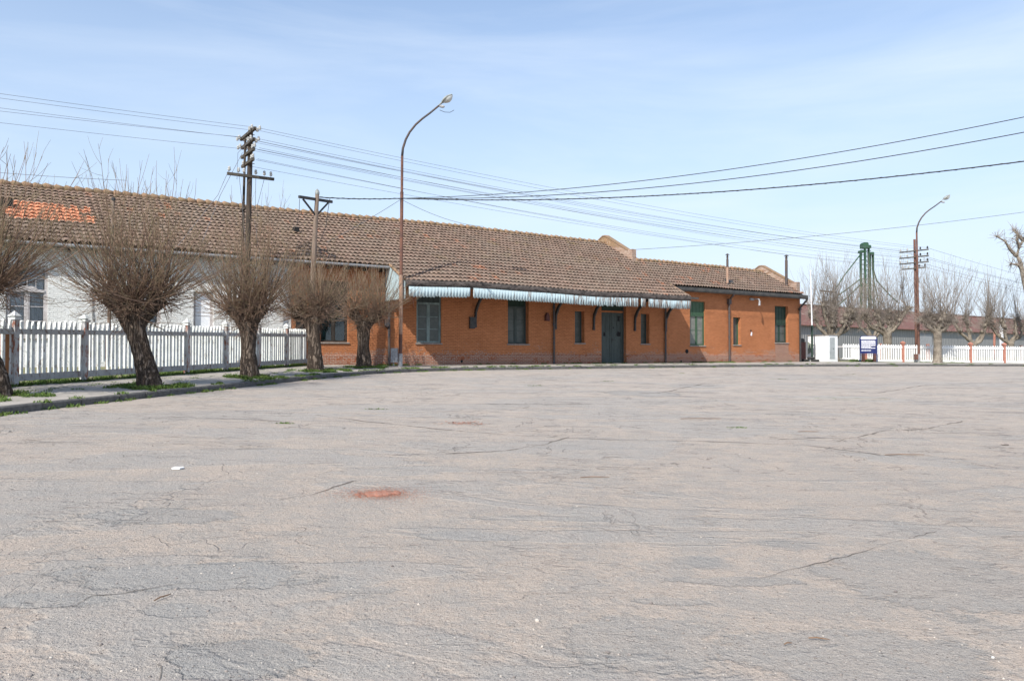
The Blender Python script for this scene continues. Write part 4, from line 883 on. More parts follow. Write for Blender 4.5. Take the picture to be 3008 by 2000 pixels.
# ------------------------------------------------------------------ street lamps
def lamp(base, label, tilt):
    root = empty('street_lamp', base, 0, label, 'street lamp', 'curved arm street lamps')
    arc = [(0, 0, 9.6), (.03, 0, 9.95), (.16, -.03, 10.35), (.34, -.06, 10.68), (.62, -.1, 11.02), (.92, -.15, 11.27), (1.28, -.21, 11.52), (1.70, -.28, 11.84)]
    b = MB(); b.tube([(0, 0, 0), (0, 0, .62)], .095, 12); b.build('pole_base', M['steelgrey'], root)
    b = MB(); b.tube([(0, 0, .62), (0, 0, 4.2)], .085, 12); b.tube([(0, 0, 4.2), (0, 0, 4.26)], .095, 12); b.tube([(0, 0, 4.26), (0, 0, 7.9)], .075, 12); b.tube([(0, 0, 7.9), (0, 0, 7.96)], .08, 12)
    b.tube([(0, 0, 7.96), (0, 0, 9.6)], .06, 12); o = b.build('pole', M['rust'], root, False)
    b = MB(); b.tube(arc, [.058, .056, .053, .05, .048, .046, .044, .04], 12); b.build('arm', M['pipe'], root, True)
    d_ = Vector((.42, -.07, .32)).normalized(); q = d_.to_track_quat('X', 'Z').to_matrix()
    def tr(p): return tuple(Vector((1.70, -.28, 11.84)) + q @ Vector(p))
    b = MB(); n = 14; rings = []
    for i in range(n + 1):      # upper shell
        u = i / n; x = -.02 + .78 * u; wv = .045 + .17 * math.sin(math.pi * min(1, max(0, (u - .22) / .78)) ** .9 * .97 + .0) if u > .22 else .055
        hh = .05 + .085 * math.sin(math.pi * max(0, (u - .15) / .85)); rings.append([(x, wv * math.cos(a), hh * math.sin(a)) for a in np.linspace(0, math.pi, 9)])
    vs = [tr(p) for r_ in rings for p in r_]; b.add(vs, [(i * 9 + j, i * 9 + j + 1, (i + 1) * 9 + j + 1, (i + 1) * 9 + j) for i in range(n) for j in range(8)] + [(i * 9, (i + 1) * 9, (i + 1) * 9 + 8, i * 9 + 8) for i in range(n)])
    hd = b.build('lamp_head', M['lampgrey'], root, True)
    b = MB(); rings = []
    for i in range(n + 1):
        u = i / n; x = .22 + .53 * u; wv = .19 * math.sin(math.pi * (.04 + .92 * u)); hh = .17 * math.sin(math.pi * (.04 + .92 * u)) ** .8; rings.append([(x, wv * math.cos(a), -hh * math.sin(a) - .004) for a in np.linspace(0, math.pi, 9)])
    vs = [tr(p) for r_ in rings for p in r_]; b.add(vs, [(i * 9 + j, i * 9 + j + 1, (i + 1) * 9 + j + 1, (i + 1) * 9 + j) for i in range(n) for j in range(8)]); b.build('lamp_bowl', M['lampglass'], hd, True)
    b = MB(); b.tube([tr((.0, 0, -.04)), tr((.10, 0, -.16)), tr((.16, 0, -.2))], [.06, .07, .035], 8); b.build('photocell', M['steelgrey'], hd)
    root.rotation_euler = (0, tilt, 0); return root
l1 = lamp((-5.06, 35.27, float(f(-5.06, 35.27)) + .12), 'rusty curved street lamp before the pale blue canopy end with a loose wire', R(.35))
b = MB(); b.tube([(1.72, -.30, 11.62), (1.95, -.33, 11.52), (2.2, -.36, 11.50), (2.38, -.38, 11.60)], .012, 5); b.build('loose_wire', M['cable'], l1)
b = MB(); b.box(-.42, -.11, -.12, .08, .22, .86); b.tube([(-.3, 0, .22), (-.3, 0, -.05)], .03, 6); b.build('switch_box', M['steelgrey'], l1)
b = MB(); b.tube([(0, 0, 1.5), (0, 0, 4.18)], .0865, 12); b.build('worn_paint', M['rustpale'], l1)
l2 = copy_tree(l1)
for ch in [x for x in list(C.objects) if x.parent == l2 and x.name.split('.')[0] in ('loose_wire', 'switch_box', 'worn_paint')]: bpy.data.objects.remove(ch)
l2.location = (30.62, 58.55, float(f(30.6, 58.5)) + .12); l2.rotation_euler = (0, R(-.5), 0); l2['label'] = 'far curved street lamp with rusty red foot box by the right picket fence'
l2.scale = (1.02, 1.02, 1.02)
b = MB(); b.box(-.33, -.10, -.12, .08, .22, .62); b.build('foot_box', M['rust'], l2)

# ------------------------------------------------------------------ telegraph poles and wires
def insul(mb, p, s=1.):
    x, y, z = p; mb.lathe((x, y, z), [(.028 * s, 0), (.05 * s, .015 * s), (.055 * s, .06 * s), (.03 * s, .07 * s), (.045 * s, .085 * s), (.04 * s, .13 * s), (.012 * s, .15 * s)], 8)
TPx, TPy = -10.80, 32.0
TP = empty('telegraph_pole', (TPx, TPy, float(f(TPx, TPy)) + .1), ANG, 'dark tarred telegraph pole with five insulator crossarms, rising behind the pollards', 'utility pole', 'telegraph poles')
zb = float(f(TPx, TPy)) + .1
b = MB(); b.tube([(-.16, 0, -.2), (-.1, 0, 4), (0, 0, 9.98)], [.135, .12, .10], 12); b.build('pole', M['poledark'], TP)
b = MB(); b.tube([(-.34, .35, -.2), (-.25, .28, 4), (-.15, .25, 9.5)], [.07, .06, .045], 9); b.bar((-.32, .28, 6.55), (-.02, -.05, 6.7), .08, .08); b.build('brace_pole', M['poledark'], TP)
att = []
for i, (za, hl) in enumerate(((9.67, 1.04), (9.27, .9), (8.87, .88), (8.47, .8))):
    b = MB(); b.box(-.17, -.06, -hl, hl, za - .055, za + .055); b.tube([(-.2, 0, za), (.16, 0, za)], .015, 6); ar = b.build('crossarm', M['arm'], TP)
    ys_ = [-hl - .06, -hl + .28, hl - .3, hl + .02] if i < 2 else ([-hl - .05, -hl + .25] if i == 2 else [-hl + .1, -hl + .3, hl - .1])
    for y in ys_:
        if i < 2:
            for dx in (-.26, .05):
                q = MB(); q.tube([(dx * .6 - .08, y, za - .02), (dx - .02, y, za - .03)], .012, 5); insul(q, (dx, y, za - .06), 1.15); q.build('insulator', M['ceramic'], ar)
            att.append((y, za))
        else:
            q = MB(); insul(q, (-.1, y, za + .06), 1.2); q.build('insulator', M['ceramic'], ar); att.append((y, za + .05))
b = MB(); b.box(-.95, .95, -.13, -.02, 7.86, 7.97); ar = b.build('crossarm', M['arm'], TP)
for x in (-.87, -.5, -.28, .2, .55, .82):
    q = MB(); q.tube([(x, -.07, 7.97), (x, -.07, 8.06)], .012, 5); insul(q, (x, -.07, 8.04), 1.25); q.build('insulator', M['ceramic'], ar)
b = MB()
for p in ([(-.87, -.07, 8.1), (-1.3, -.05, 7), (-2.9, -.2, 4.7)], [(-.5, -.07, 8.1), (-.3, 0, 6.5), (-.2, 0, 5.2)], [(-.3, .1, 8.9), (-1.2, 0, 7.), (-1.9, 0, 5.0)], [(.2, -.07, 7.9), (.18, -.05, 6), (.4, 0, 4.6)], [(.55, -.07, 7.9), (.3, 0, 6.8), (.25, 0, 4.8)], [(-.26, -1.0, 9.2), (-.75, -.9, 8.6), (-.7, -.6, 7.6)]): b.tube(p, .009, 4)
b.build('down_wires', M['wire'], TP)
T2x, T2y = 31.75, 61.2; zb2 = float(f(T2x, T2y)) + .1
TP2 = empty('telegraph_pole', (T2x, T2y, zb2), ANG, 'far brown telegraph pole with four crossarms beside the right street lamp', 'utility pole', 'telegraph poles')
b = MB(); b.tube([(.12, 0, -.2), (.06, 0, 5), (-.02, 0, 9.65)], [.10, .09, .085], 10); b.build('pole', M['rust'], TP2)
for za, hl in ((8.72, 1.15), (8.24, 1.15), (7.78, 1.15), (7.35, .95)):
    b = MB(); b.bar((-.14, -hl, za), (-.14, hl, za), .09, .09); ar = b.build('crossarm', M['arm'], TP2)
    for y in (-hl + .08, -hl * .45, hl * .45, hl - .08):
        q = MB(); q.tube([(-.14, y, za + .04), (-.14, y, za + .12)], .012, 4); insul(q, (-.14, y, za + .08), 1.3); q.build('insulator', M['ceramic'] if y > 0 else M['iron'], ar)
def l2w(o, p): c, s = math.cos(ANG), math.sin(ANG); return np.array([o[0] + p[0] * c - p[1] * s, o[1] + p[0] * s + p[1] * c, o[2] + p[2]])
def wire(name, a, b_, sag_, r_, mat, label, group=None, n=28, cat='wire'):
    a = np.array(a, float); b_ = np.array(b_, float); t = np.linspace(0, 1, n); P = a[None] * (1 - t[:, None]) + b_[None] * t[:, None]; P[:, 2] -= 4 * sag_ * t * (1 - t)
    V1, F1 = tubes(P[None], np.full((1, n), r_), 4); o = np_mesh(name, V1, F1, mat); return tag(o, label, cat, group)
k = 0
ends2 = [(-1.07, 8.85), (-.5, 8.85), (.5, 8.85), (1.07, 8.85), (-1.07, 8.37), (-.5, 8.37), (.5, 8.37), (1.07, 8.37), (-1.07, 7.9), (.5, 7.9), (.9, 7.45), (-.9, 7.45), (0.4, 7.45)]
for i, (y, za) in enumerate(att):
    e = ends2[min(i, len(ends2) - 1)]
    wire('telegraph_wire', l2w((TPx, TPy, zb), (.08, y, za)), l2w((T2x, T2y, zb2), (-.14, e[0], e[1])), .45 + .06 * (i % 3), .0065, M['wire'], 'thin telegraph wire strung above the roof between the two telegraph poles', 'telegraph wires over the roof')
for i, (y, za, dz) in enumerate(((-1.1, 9.67, .25), (-.62, 9.67, .15), (.7, 9.67, .2), (1.0, 9.27, -.1), (-.9, 9.27, -.5))):
    wire('telegraph_wire', l2w((TPx, TPy, zb), (-.3, y, za)), l2w((TPx, TPy, zb), (-45, y, za + dz)), .5, .0062, M['wire'], 'thin telegraph wire running from the dark telegraph pole to the left edge', 'telegraph wires at the left')
for i, (y, za) in enumerate(((-1.07, 8.85), (1.07, 8.85), (-.5, 8.37), (1.07, 8.37), (.5, 7.9))):
    wire('telegraph_wire', l2w((T2x, T2y, zb2), (-.14, y, za)), l2w((T2x, T2y, zb2), (52, y, za - 2.6)), .5, .010, M['wire'], 'thin telegraph wire sloping down from the far telegraph pole to the right edge', 'telegraph wires at the right')
# power pole with T arm
PPx, PPy = -8.34, 32.8; zp = float(f(PPx, PPy)) + .13
PP = empty('power_pole', (PPx, PPy, zp), 0, 'weathered round timber power pole with braced T crossarm', 'utility pole')
b = MB(); b.tube([(-.12, 0, -.2), (-.08, 0, 3.5), (.0, 0, 5.5), (.10, 0, 7.32)], [.135, .12, .105, .085], 12); b.build('pole', M['polegrey'], PP)
b = MB(); b.lathe((.10, 0, 7.33), [(.09, 0), (.10, .06), (.08, .16), (.02, .24)], 10); b.build('pole_cap', M['lampgrey'], PP)
b = MB(); b.bar((-.46, -.78, 7.08), (.56, .72, 7.16), .09, .11); ar = b.build('crossarm', M['iron'], PP)
b = MB(); b.bar((-.34, -.60, 7.02), (.04, -.05, 6.45), .06, .06); b.build('brace', M['iron'], PP)
b = MB(); b.bar((.44, .52, 7.08), (.10, .05, 6.5), .06, .06); b.build('brace', M['iron'], PP)
b = MB(); b.tube([(-.44, -.75, 7.0), (-.47, -.7, 6.4), (-.6, -.6, 5.9)], .01, 4); b.tube([(.62, .1, 7.2), (.55, .1, 6.8), (.45, .1, 6.0), (.2, .05, 5.3)], .012, 4); b.build('drop_wire', M['cable'], PP)
a0 = (PPx + .15, PPy, zp + 7.22)
LA = (-5.02, 35.2, 8.56)
def twisted(name, a, b_, sag_, label):
    o = wire(name, a, b_, sag_, .020, M['cable'], label, cat='cable', n=60)
    a = np.array(a, float); b_ = np.array(b_, float); n = 160; t = np.linspace(0, 1, n); P = a[None] * (1 - t[:, None]) + b_[None] * t[:, None]; P[:, 2] -= 4 * sag_ * t * (1 - t)
    L_ = float(np.linalg.norm(b_ - a)); ph = t * L_ / .5 * 6.28; P[:, 2] += .018 * np.sin(ph); P[:, 1] += .018 * np.cos(ph); V1, F1 = tubes(P[None], np.full((1, n), .014), 4); np_mesh('cable_strand', V1, F1, M['cable'], o); return o
twisted('twisted_cable', a0, LA, .05, 'twisted black cable from the T arm pole to the rusty lamp')
E1, E2, E3 = (17.8, 24., 9.25), (17.8, 24., 8.75), (17.8, 24., 7.72)
wire('power_cable', LA, E1, .62, .014, M['cable'], 'upper of the black cables from the left lamp pole to the right edge', 'black cables over the plaza', cat='cable')
wire('power_cable', LA, E2, .70, .015, M['cable'], 'middle black cable from the left lamp pole to the right edge', 'black cables over the plaza', cat='cable')
twisted('twisted_cable', LA, E3, .55, 'lowest and twisted cable from the left lamp pole to the right edge')
wire('thin_wire', (PPx + .5, PPy, zp + 5.3), (LA[0], LA[1], LA[2] - .03), .05, .010, M['wire'], 'thin wire climbing from the roof to the left lamp pole')
p_ = wp(7.5, 5.7); wire('thin_wire', (LA[0], LA[1], LA[2] - .05), (p_[0], p_[1], 9.2), .25, .010, M['wire'], 'thin wire falling from the left lamp pole to the roof ridge')
p_ = wp(17.3, 3.1); wire('thin_wire', (p_[0], p_[1], 8.25), (44, 50, 12.3), .5, .013, M['wire'], 'thin wire rising from the gable pier to the right edge above the far lamp')
wire('thin_wire', (-38, 38, 12.), (-18.0, 36.2, 9.6), .3, .010, M['wire'], 'thin wire meeting the roof ridge behind the left tree')
# leaning pole behind the left fence
lx, ly = -14.35, 27.6
PO = empty('leaning_pole', (lx, ly, float(f(lx, ly)) + .1), 0, 'slim leaning timber pole standing against the white wall', 'pole')
b = MB(); b.tube([(0, 0, 0), (.16, 0, 6.1)], [.07, .05], 8); b.build('shaft', M['polegrey'], PO)
b = MB(); b.tube([(0, 0, .5), (.03, 0, 1.7)], [.085, .08], 8); b.build('rusty_sleeve', M['rust'], PO)
b = MB(); b.tube([(.16, 0, 6.1), (.17, 0, 6.2)], .075, 8); b.build('cap', M['iron'], PO)
b = MB(); b.tube([(-.02, 0, 0), (.05, 0, 1.45)], .055, 8); 

# ------------------------------------------------------------------ hut, mast, sign and the rest at the right
hx_, hy_ = 23.35, 57.35; zh = float(f(hx_, hy_)) + .12
HT = empty('hut', (hx_, hy_, zh), ANG, 'small whitewashed block hut with pale grey steel door', 'hut')
b = MB(); b.box(0, 1.12, 0, 1.75, -.1, 1.93); b.build('wall', M['white'], HT)
b = MB(); b.box(-.04, 1.16, -.04, 1.79, 1.931, 1.985); b.build('roof', M['sill'], HT)
b = MB(); b.box(.10, .72, -.022, -.002, .22, 1.78); b.box(.10, .14, -.03, -.0225, .22, 1.78); b.box(.68, .72, -.03, -.0225, .22, 1.78); b.box(.14, .68, -.028, -.0225, .98, 1.01); dd_ = b.build('door', M['greydoor'], HT)
b = MB(); b.box(.5, .6, -.045, -.031, .93, .97); b.build('latch', M['iron'], dd_)
b = MB(); b.prism([(1.75, .55), (1.35, .75), (1.45, 1.05), (1.15, 1.25), (1.5, 1.32), (1.75, 1.5)], -.012, -.001, 'x'); b.build('bare_render', plain('mossy grey render', (.28, .31, .26), (.2, .22, .18), 5), HT)
mx_, my_ = 21.95, 56.9
MS = empty('flag_mast', (mx_, my_, float(f(mx_, my_)) + .12), 0, 'slim white flag mast with dark green foot left of the hut', 'flagpole')
b = MB(); b.tube([(0, 0, 0), (0, 0, 2.65)], .075, 10); b.build('foot', M['greendark'], MS); b = MB(); b.tube([(0, 0, 2.65), (-.08, 0, 6.55)], [.05, .035], 10); b.build('mast', M['signwhite'], MS); b = MB(); b.lathe((-.08, 0, 6.55), [(.02, 0), (.06, .04), (.06, .09), (.01, .13)], 8); b.build('finial', M['signwhite'], MS)
BX = empty('cabinet', (21.75, 58.3, float(f(21.75, 58.3)) + .1), R(10), 'brown steel cabinet with round dark top between station corner and mast', 'cabinet')
b = MB(); b.box(-.22, .30, 0, .5, 0, 1.45); b.build('body', M['brownbox'], BX); b = MB(); b.tube([(.05, .0, 1.55), (.05, .3, 1.55)], .16, 12); b.build('round_cover', M['iron'], BX)
for i, (x, y, z, rr) in enumerate(((21.35, 56.75, 0, .30), (21.95, 56.35, 0, .3), (21.75, 56.6, .17, .27))):
    b = MB(); n = 18; vs = []
    for a in range(n):
        th = 6.283 * a / n
        for q in range(8): ph = 6.283 * q / 8; vs.append(((rr - .085 + .085 * math.cos(ph)) * math.cos(th), (rr - .085 + .085 * math.cos(ph)) * math.sin(th), .085 + .085 * math.sin(ph)))
    b.add(vs, [(a * 8 + q, ((a + 1) % n) * 8 + q, ((a + 1) % n) * 8 + (q + 1) % 8, a * 8 + (q + 1) % 8) for a in range(n) for q in range(8)])
    o = b.build('tyre', M['tyre'], None, True); o.location = (x, y, float(f(x, y)) + .12 + z); tag(o, ['old black tyre lying by the station corner', 'old black tyre lying nearest the flag mast', 'old black tyre lying on top of the other two'][i], 'tyre', 'old tyres by the station corner')
# sign
sx_, sy_ = 26.25, 57.3; SG = empty('information_sign', (sx_, sy_, float(f(sx_, sy_)) + .12), R(-6), 'navy blue information board with white text on two thin legs', 'sign')
for x in (-.60, .60):
    b = MB(); b.tube([(x, 0, 0), (x, 0, 1.75)], .028, 8); b.build('leg', M['signblue'], SG)
b = MB(); b.bar((-.6, 0, .56), (.6, 0, .56), .025, .03); b.build('crossbar', M['signblue'], SG)
def rr_poly(x0, x1, z0, z1, r_, top_only=True):
    P_ = [(x0, z0), (x1, z0)] + [(x1 - r_ + r_ * math.cos(a), z1 - r_ + r_ * math.sin(a)) for a in np.linspace(0, math.pi / 2, 6)] + [(x0 + r_ + r_ * math.cos(a), z1 - r_ + r_ * math.sin(a)) for a in np.linspace(math.pi / 2, math.pi, 6)]; return P_
b = MB(); b.prism(rr_poly(-.585, .585, .64, 1.94, .15), -.02, .02, 'y'); bd_ = b.build('board', M['signblue'], SG)
b = MB(); b.prism(rr_poly(-.54, .54, 1.70, 1.89, .12), -.024, -.0205, 'y'); b.build('title_strip', M['signwhite'], bd_)
b = MB(); random.seed(4)
x = -.45
while x < .44: w = random.choice((.03, .05, .09, .12)); b.box(x, min(x + w, .47), -.028, -.0245, 1.775, 1.80); x += w + .035
b.build('title_lettering', M['signblue'], bd_)
b = MB()
for z, xe in ((1.55, .5), (1.46, .5), (1.37, .5), (1.28, .5), (1.19, .49), (1.10, .18), (1.01, .49), (.83, .18)):
    x = -.50
    while x < xe - .02:
        w = random.uniform(.05, .14); b.box(x, min(x + w, xe), -.024, -.0205, z, z + .052); x += w + .014
b.build('text_lines', M['signwhite'], bd_)

# shed
def shed():
    o0 = np.array([20.5, 73.6]); d_ = np.array([.792, .610]); a_ = math.atan2(d_[1], d_[0]); zg = 1.4
    root = empty('storage_shed', (o0[0], o0[1], zg), a_, 'long grey corrugated shed with rusty roof behind the fences', 'shed')
    b = MB(); b.box(0, 100, .3, .5, -1.6, 3.2); b.box(0, .2, .5, 14, -1.6, 3.2); b.box(99.8, 100, .5, 14, -1.6, 3.2); b.box(0, 100, 14.0, 14.2, -1.6, 3.2); b.build('wall', M['shedwall'], root)
    b = MB(); b.add([(-.5, -.12, 3.06), (100.5, -.12, 3.06), (100.5, 7.2, 5.95), (-.5, 7.2, 5.95), (-.5, -.12, 3.14), (100.5, -.12, 3.14), (100.5, 7.2, 6.05), (-.5, 7.2, 6.05)], [(0, 3, 2, 1), (4, 5, 6, 7), (0, 1, 5, 4), (1, 2, 6, 5), (2, 3, 7, 6), (3, 0, 4, 7)])
    b.add([(-.5, 7.2, 5.95), (100.5, 7.2, 5.95), (100.5, 15.2, 3.06), (-.5, 15.2, 3.06)], [(0, 1, 2, 3)]); b.build('roof', M['shedroof'], root)
    b = MB(); b.bar((-.5, 7.2, 6.08), (100.5, 7.2, 6.08), .5, .1); b.build('ridge_cap', M['rust'], root)
    b = MB(); b.box(6, 9.5, .2, .29, -1, 2.6); b.box(38, 42, .2, .29, -1, 2.6); b.build('sliding_door', M['steelgrey'], root)
    b = MB(); b.box(.2, 3.6, .22, .295, -1.2, .5); b.build('white_panel', M['signwhite'], root)
shed()
# thin post seen beyond the right fence
b = MB(); b.tube([(0, 0, 0), (.1, 0, 3.6)], .1, 8); o = b.build('thin_post', M['redpost']); o.location = (44.6, 72, 1.0); tag(o, 'thin orange post before the shed, left of the white pipe', 'post')
b = MB(); b.tube([(0, 0, 0), (0, 0, 3.3)], .17, 10); b.tube([(0, 0, 3.3), (.25, 0, 3.6)], .2, 10); o = b.build('white_pipe', M['signwhite']); o.location = (45.3, 72, 1.0); tag(o, 'short white standing pipe before the shed, right of the orange post', 'pipe')

# grain elevator
def elevator():
    Y = 150.; K = Y / 2285; X = lambda px: (px - 1504) * K; Z = lambda py: 1.5 + (1040 - py) * K
    ox = X(2546); root = empty('grain_elevator', (ox, Y, 1.0), 0, 'tall green grain elevator tower with sloping spouts beyond the shed', 'tower')
    x = lambda px: X(px) - ox; z = lambda py: Z(py) - 1.0
    for a0, a1, tp, dy in ((2528, 2532, 740, 0), (2533, 2536, 742, .5), (2537, 2541, 728, -.6), (2545, 2548, 728, .6), (2552, 2556, 726, 0), (2560, 2562, 746, .4), (2563.5, 2565.5, 746, -.4)):
        b = MB(); b.box(x(a0), x(a1), dy - .25, dy + .25, 0, z(tp)); b.build('leg_casing', M['towergreen'], root)
    for a0, a1, b0, b1, dy in ((2531, 2548, 713, 730, -.2), (2548, 2559, 720, 729, .3), (2527, 2536, 735, 743, .1), (2555, 2565.5, 741, 748, 0)):
        b = MB(); r_ = (x(a1) - x(a0)) / 2; cx = (x(a0) + x(a1)) / 2; b.prism([(x(a0), z(b1)), (x(a1), z(b1)), (x(a1), z(b0) - r_ * .5), (x(a1) - r_ * .35, z(b0)), (x(a0) + r_ * .5, z(b0)), (x(a0), z(b0) - r_ * .5)], dy - .7, dy + .7, 'y'); b.build('elevator_head', M['towergreen'], root)
    for pts in ([(2529, 748), (2480, 811), (2452, 854)], [(2530, 819), (2480, 856), (2446, 879)], [(2533, 832), (2487, 876), (2455, 905)], [(2564, 749), (2565, 790), (2567, 820)], [(2564, 770), (2568, 795), (2578, 826), (2615, 867), (2640, 890)], [(2568, 822), (2576, 860), (2583, 895)], [(2535, 830), (2533, 870), (2533, 895)]):
        b = MB(); b.tube([(x(p), 0, z(q)) for p, q in pts], .12, 7); b.build('spout', M['towergreen'], root)
    b = MB()
    for q in range(735, 880, 14): b.bar((x(2528), -.3, z(q)), (x(2562), .2, z(q + 2)), .08, .12); b.bar((x(2541), -.3, z(q)), (x(2556), .2, z(q + 12)), .06, .06)
    b.build('bracing', M['towergreen'], root)
    b = MB(); b.bar((x(2410), 0, z(854)), (x(2455), 0, z(859)), .6, .28); b.bar((x(2410), 0, z(861)), (x(2455), 0, z(866)), .1, .1)
    for q in range(2412, 2455, 6): b.bar((x(q), 0, z(856)), (x(q + 3), 0, z(863)), .06, .06)
    b.build('conveyor_bridge', M['gutter'], root)
    for i, (cx, w, tp) in enumerate(((2375, 46, 872), (2425, 46, 876), (2480, 46, 880), (2560, 60, 880))):
        b = MB(); b.lathe((0, 0, 0), [(w * K / 2, 0), (w * K / 2, Z(tp + 22) - 1), (w * K / 2 + .1, Z(tp + 22) - 1), (.5, Z(tp) - 1), (.5, Z(tp) - .6), (.1, Z(tp) - .5)], 28)
        o = b.build('silo', M['siloGrey'], None, False); o.location = (X(cx), Y + 8, 1.0); tag(o, ['grey cone roofed silo nearest the station corner', 'grey silo second from the station, under the conveyor bridge', 'grey silo third from the station, below the left spouts', 'wide grey silo standing below the right spouts of the tower'][i], 'silo', 'grain silos')
elevator()

# ------------------------------------------------------------------ weeds, gravel, litter
def weeds(name, spots, label, hscale=1.):
    g = np.random.default_rng(5); V_ = []; 
    for x, y, rx, ry, n, h, hb in spots:
        n = int(n); a = g.uniform(0, 6.28, n); r_ = np.sqrt(g.random(n)); px = x + rx * r_ * np.cos(a); py = y + ry * r_ * np.sin(a); pz = f(px, py) + hb
        hh = h * g.uniform(.4, 1.1, n) * (1.1 - .6 * r_); th = g.uniform(0, 6.28, n); w = g.uniform(.008, .020, n); le = g.uniform(.2, 1.1, n) * hh; ph = th + g.normal(0, .8, n) + 1.57
        V_.append(np.stack([np.stack([px - w * np.cos(th), py - w * np.sin(th), pz], 1), np.stack([px + w * np.cos(th), py + w * np.sin(th), pz], 1), np.stack([px + le * np.cos(ph) + w * .7, py + le * np.sin(ph), pz + hh * .75], 1), np.stack([px + le * 1.3 * np.cos(ph), py + le * 1.3 * np.sin(ph), pz + hh], 1)], 1))
    V_ = np.concatenate(V_); n = len(V_); o = np_mesh(name, V_.reshape(-1, 3), np.arange(4 * n).reshape(-1, 4), M['grass']); return tag(o, label, 'weeds', kind='stuff')
g = np.random.default_rng(9); sp1 = []
for k in np.arange(-3, 16, .28):
    p = F0 + FD * k + FN * g.uniform(.05, .32); sp1.append((p[0], p[1], .20, .28, 90, .13, .15))
    if g.random() < .6: p = F0 + FD * k - FN * g.uniform(.1, .5); sp1.append((p[0], p[1], .3, .4, 70, .22, .17))
weeds('fence_weeds', sp1, 'dark green weeds along the foot of the left picket fence')
sp2 = []
for x, y, s in ((-9.24, 19.75, 1.), (-8.35, 24.7, 1.15), (-7.55, 30.1, 1.2), (-6.45, 33.7, 1.), (-10.72, 16.0, 1.1)):
    for q in range(30):
        a = g.uniform(0, 6.28); r_ = s * g.uniform(.25, .95); sp2.append((x + r_ * math.cos(a) * 1.0 + .1, y + r_ * math.sin(a) * 1.2, .17, .22, 90, .12, .13))
weeds('tree_foot_weeds', sp2, 'bright green weeds growing round the feet of the pollards')
sp3 = []
for q in np.concatenate([g.uniform(10, 46, 120), g.uniform(46, 105, 48)]):
    (p, n_) = onk(q); s = g.uniform(.08, .25); o_ = g.uniform(-.05, .55) if g.random() < .6 else g.uniform(-.06, .02); p = p + n_ * o_
    sp3.append((p[0], p[1], s, s * 1.3, 260 * s, .09, .13 if o_ > .02 else .0))
for q in range(60): 
    k = g.uniform(-2, 14); p = F0 + FD * k + FN * g.uniform(.8, 2.4); s = g.uniform(.06, .2); sp3.append((p[0], p[1], s, s, 220 * s, .06, .14))
for s_ in np.concatenate([g.uniform(-1, 31, 34), g.uniform(17, 23, 22), g.uniform(-2.2, .0, 8)]):
    p = wp(s_, -.1 - g.random() * .15); sp3.append((p[0], p[1], .18, .12, 36, .13, .12))
for s_ in g.uniform(-1, 50, 36):
    p = wp(s_, -g.uniform(.4, 2.8)); sp3.append((p[0], p[1], .2, .15, 30, .07, .12))
for q in range(26): sp3.append((27 + g.uniform(-.9, 1.0), 59.3 + g.uniform(-.6, .6), .3, .3, 60, .22, .12))
for q in range(14): sp3.append((31.5 + g.uniform(-1.0, 2.4), 58.3 + g.uniform(-.25, .25), .25, .2, 50, .12, .12))
weeds('pavement_weeds', sp3, 'small weeds in the pavement joints and along the kerb')
# weeds in the cracks of the plaza
sp4 = []
for dx, dy, w in ((1800, 873, 30), (1910, 918, 60), (1230, 888, 20), (1560, 860, 25), (870, 942, 18), (1400, 878, 18), (1970, 862, 60), (1700, 985, 14), (660, 975, 10)):
    for q in range(6):
        X, Y = px2g(dx * 1.2755 + g.uniform(-w, w), dy * 1.2755 + g.uniform(-1, 1)); sp4.append((X, Y, .16, .04, 6, .03, 0))
weeds('crack_weeds', sp4, 'tiny weeds growing in the cracks of the plaza')

def rocks(name, n, size, xr, yfun, mat, label, seed, flat=.7):
    g = np.random.default_rng(seed); ico = np.array([(0, 0, 1), (.89, 0, .45), (.28, .85, .45), (-.72, .53, .45), (-.72, -.53, .45), (.28, -.85, .45), (.72, .53, -.45), (-.28, .85, -.45), (-.89, 0, -.45), (-.28, -.85, -.45), (.72, -.53, -.45), (0, 0, -1)])
    fi = np.array([(0, 1, 2), (0, 2, 3), (0, 3, 4), (0, 4, 5), (0, 5, 1), (1, 6, 2), (2, 7, 3), (3, 8, 4), (4, 9, 5), (5, 10, 1), (6, 7, 2), (7, 8, 3), (8, 9, 4), (9, 10, 5), (10, 6, 1), (11, 7, 6), (11, 8, 7), (11, 9, 8), (11, 10, 9), (11, 6, 10)])
    Yp = yfun(g, n); Xp = g.uniform(-.75, .75, n) * Yp if xr is None else g.uniform(xr[0], xr[1], n); s = size * g.lognormal(0, .5, n)
    V_ = ico[None] * s[:, None, None] * g.uniform(.6, 1.3, (n, 12, 1)) * np.array([1, 1, flat]) * g.uniform(.7, 1.4, (n, 1, 3)); V_ += np.stack([Xp, Yp, f(Xp, Yp) + s * .25], 1)[:, None]
    o = np_mesh(name, V_.reshape(-1, 3), (fi[None] + 12 * np.arange(n)[:, None, None]).reshape(-1, 3), mat); return tag(o, label, 'gravel', kind='stuff')
rocks('loose_grit', 6500, .0028, None, lambda g, n: 3.3 + 9 * g.random(n) ** 1.5, M['stone'], 'scattered loose grit on the asphalt', 2)
rocks('pale_grit', 2600, .0024, None, lambda g, n: 3.3 + 11 * g.random(n) ** 1.5, plain('pale grit', (.58, .53, .47), (.45, .40, .35), 30, .9), 'scattered pale grit on the asphalt', 3)
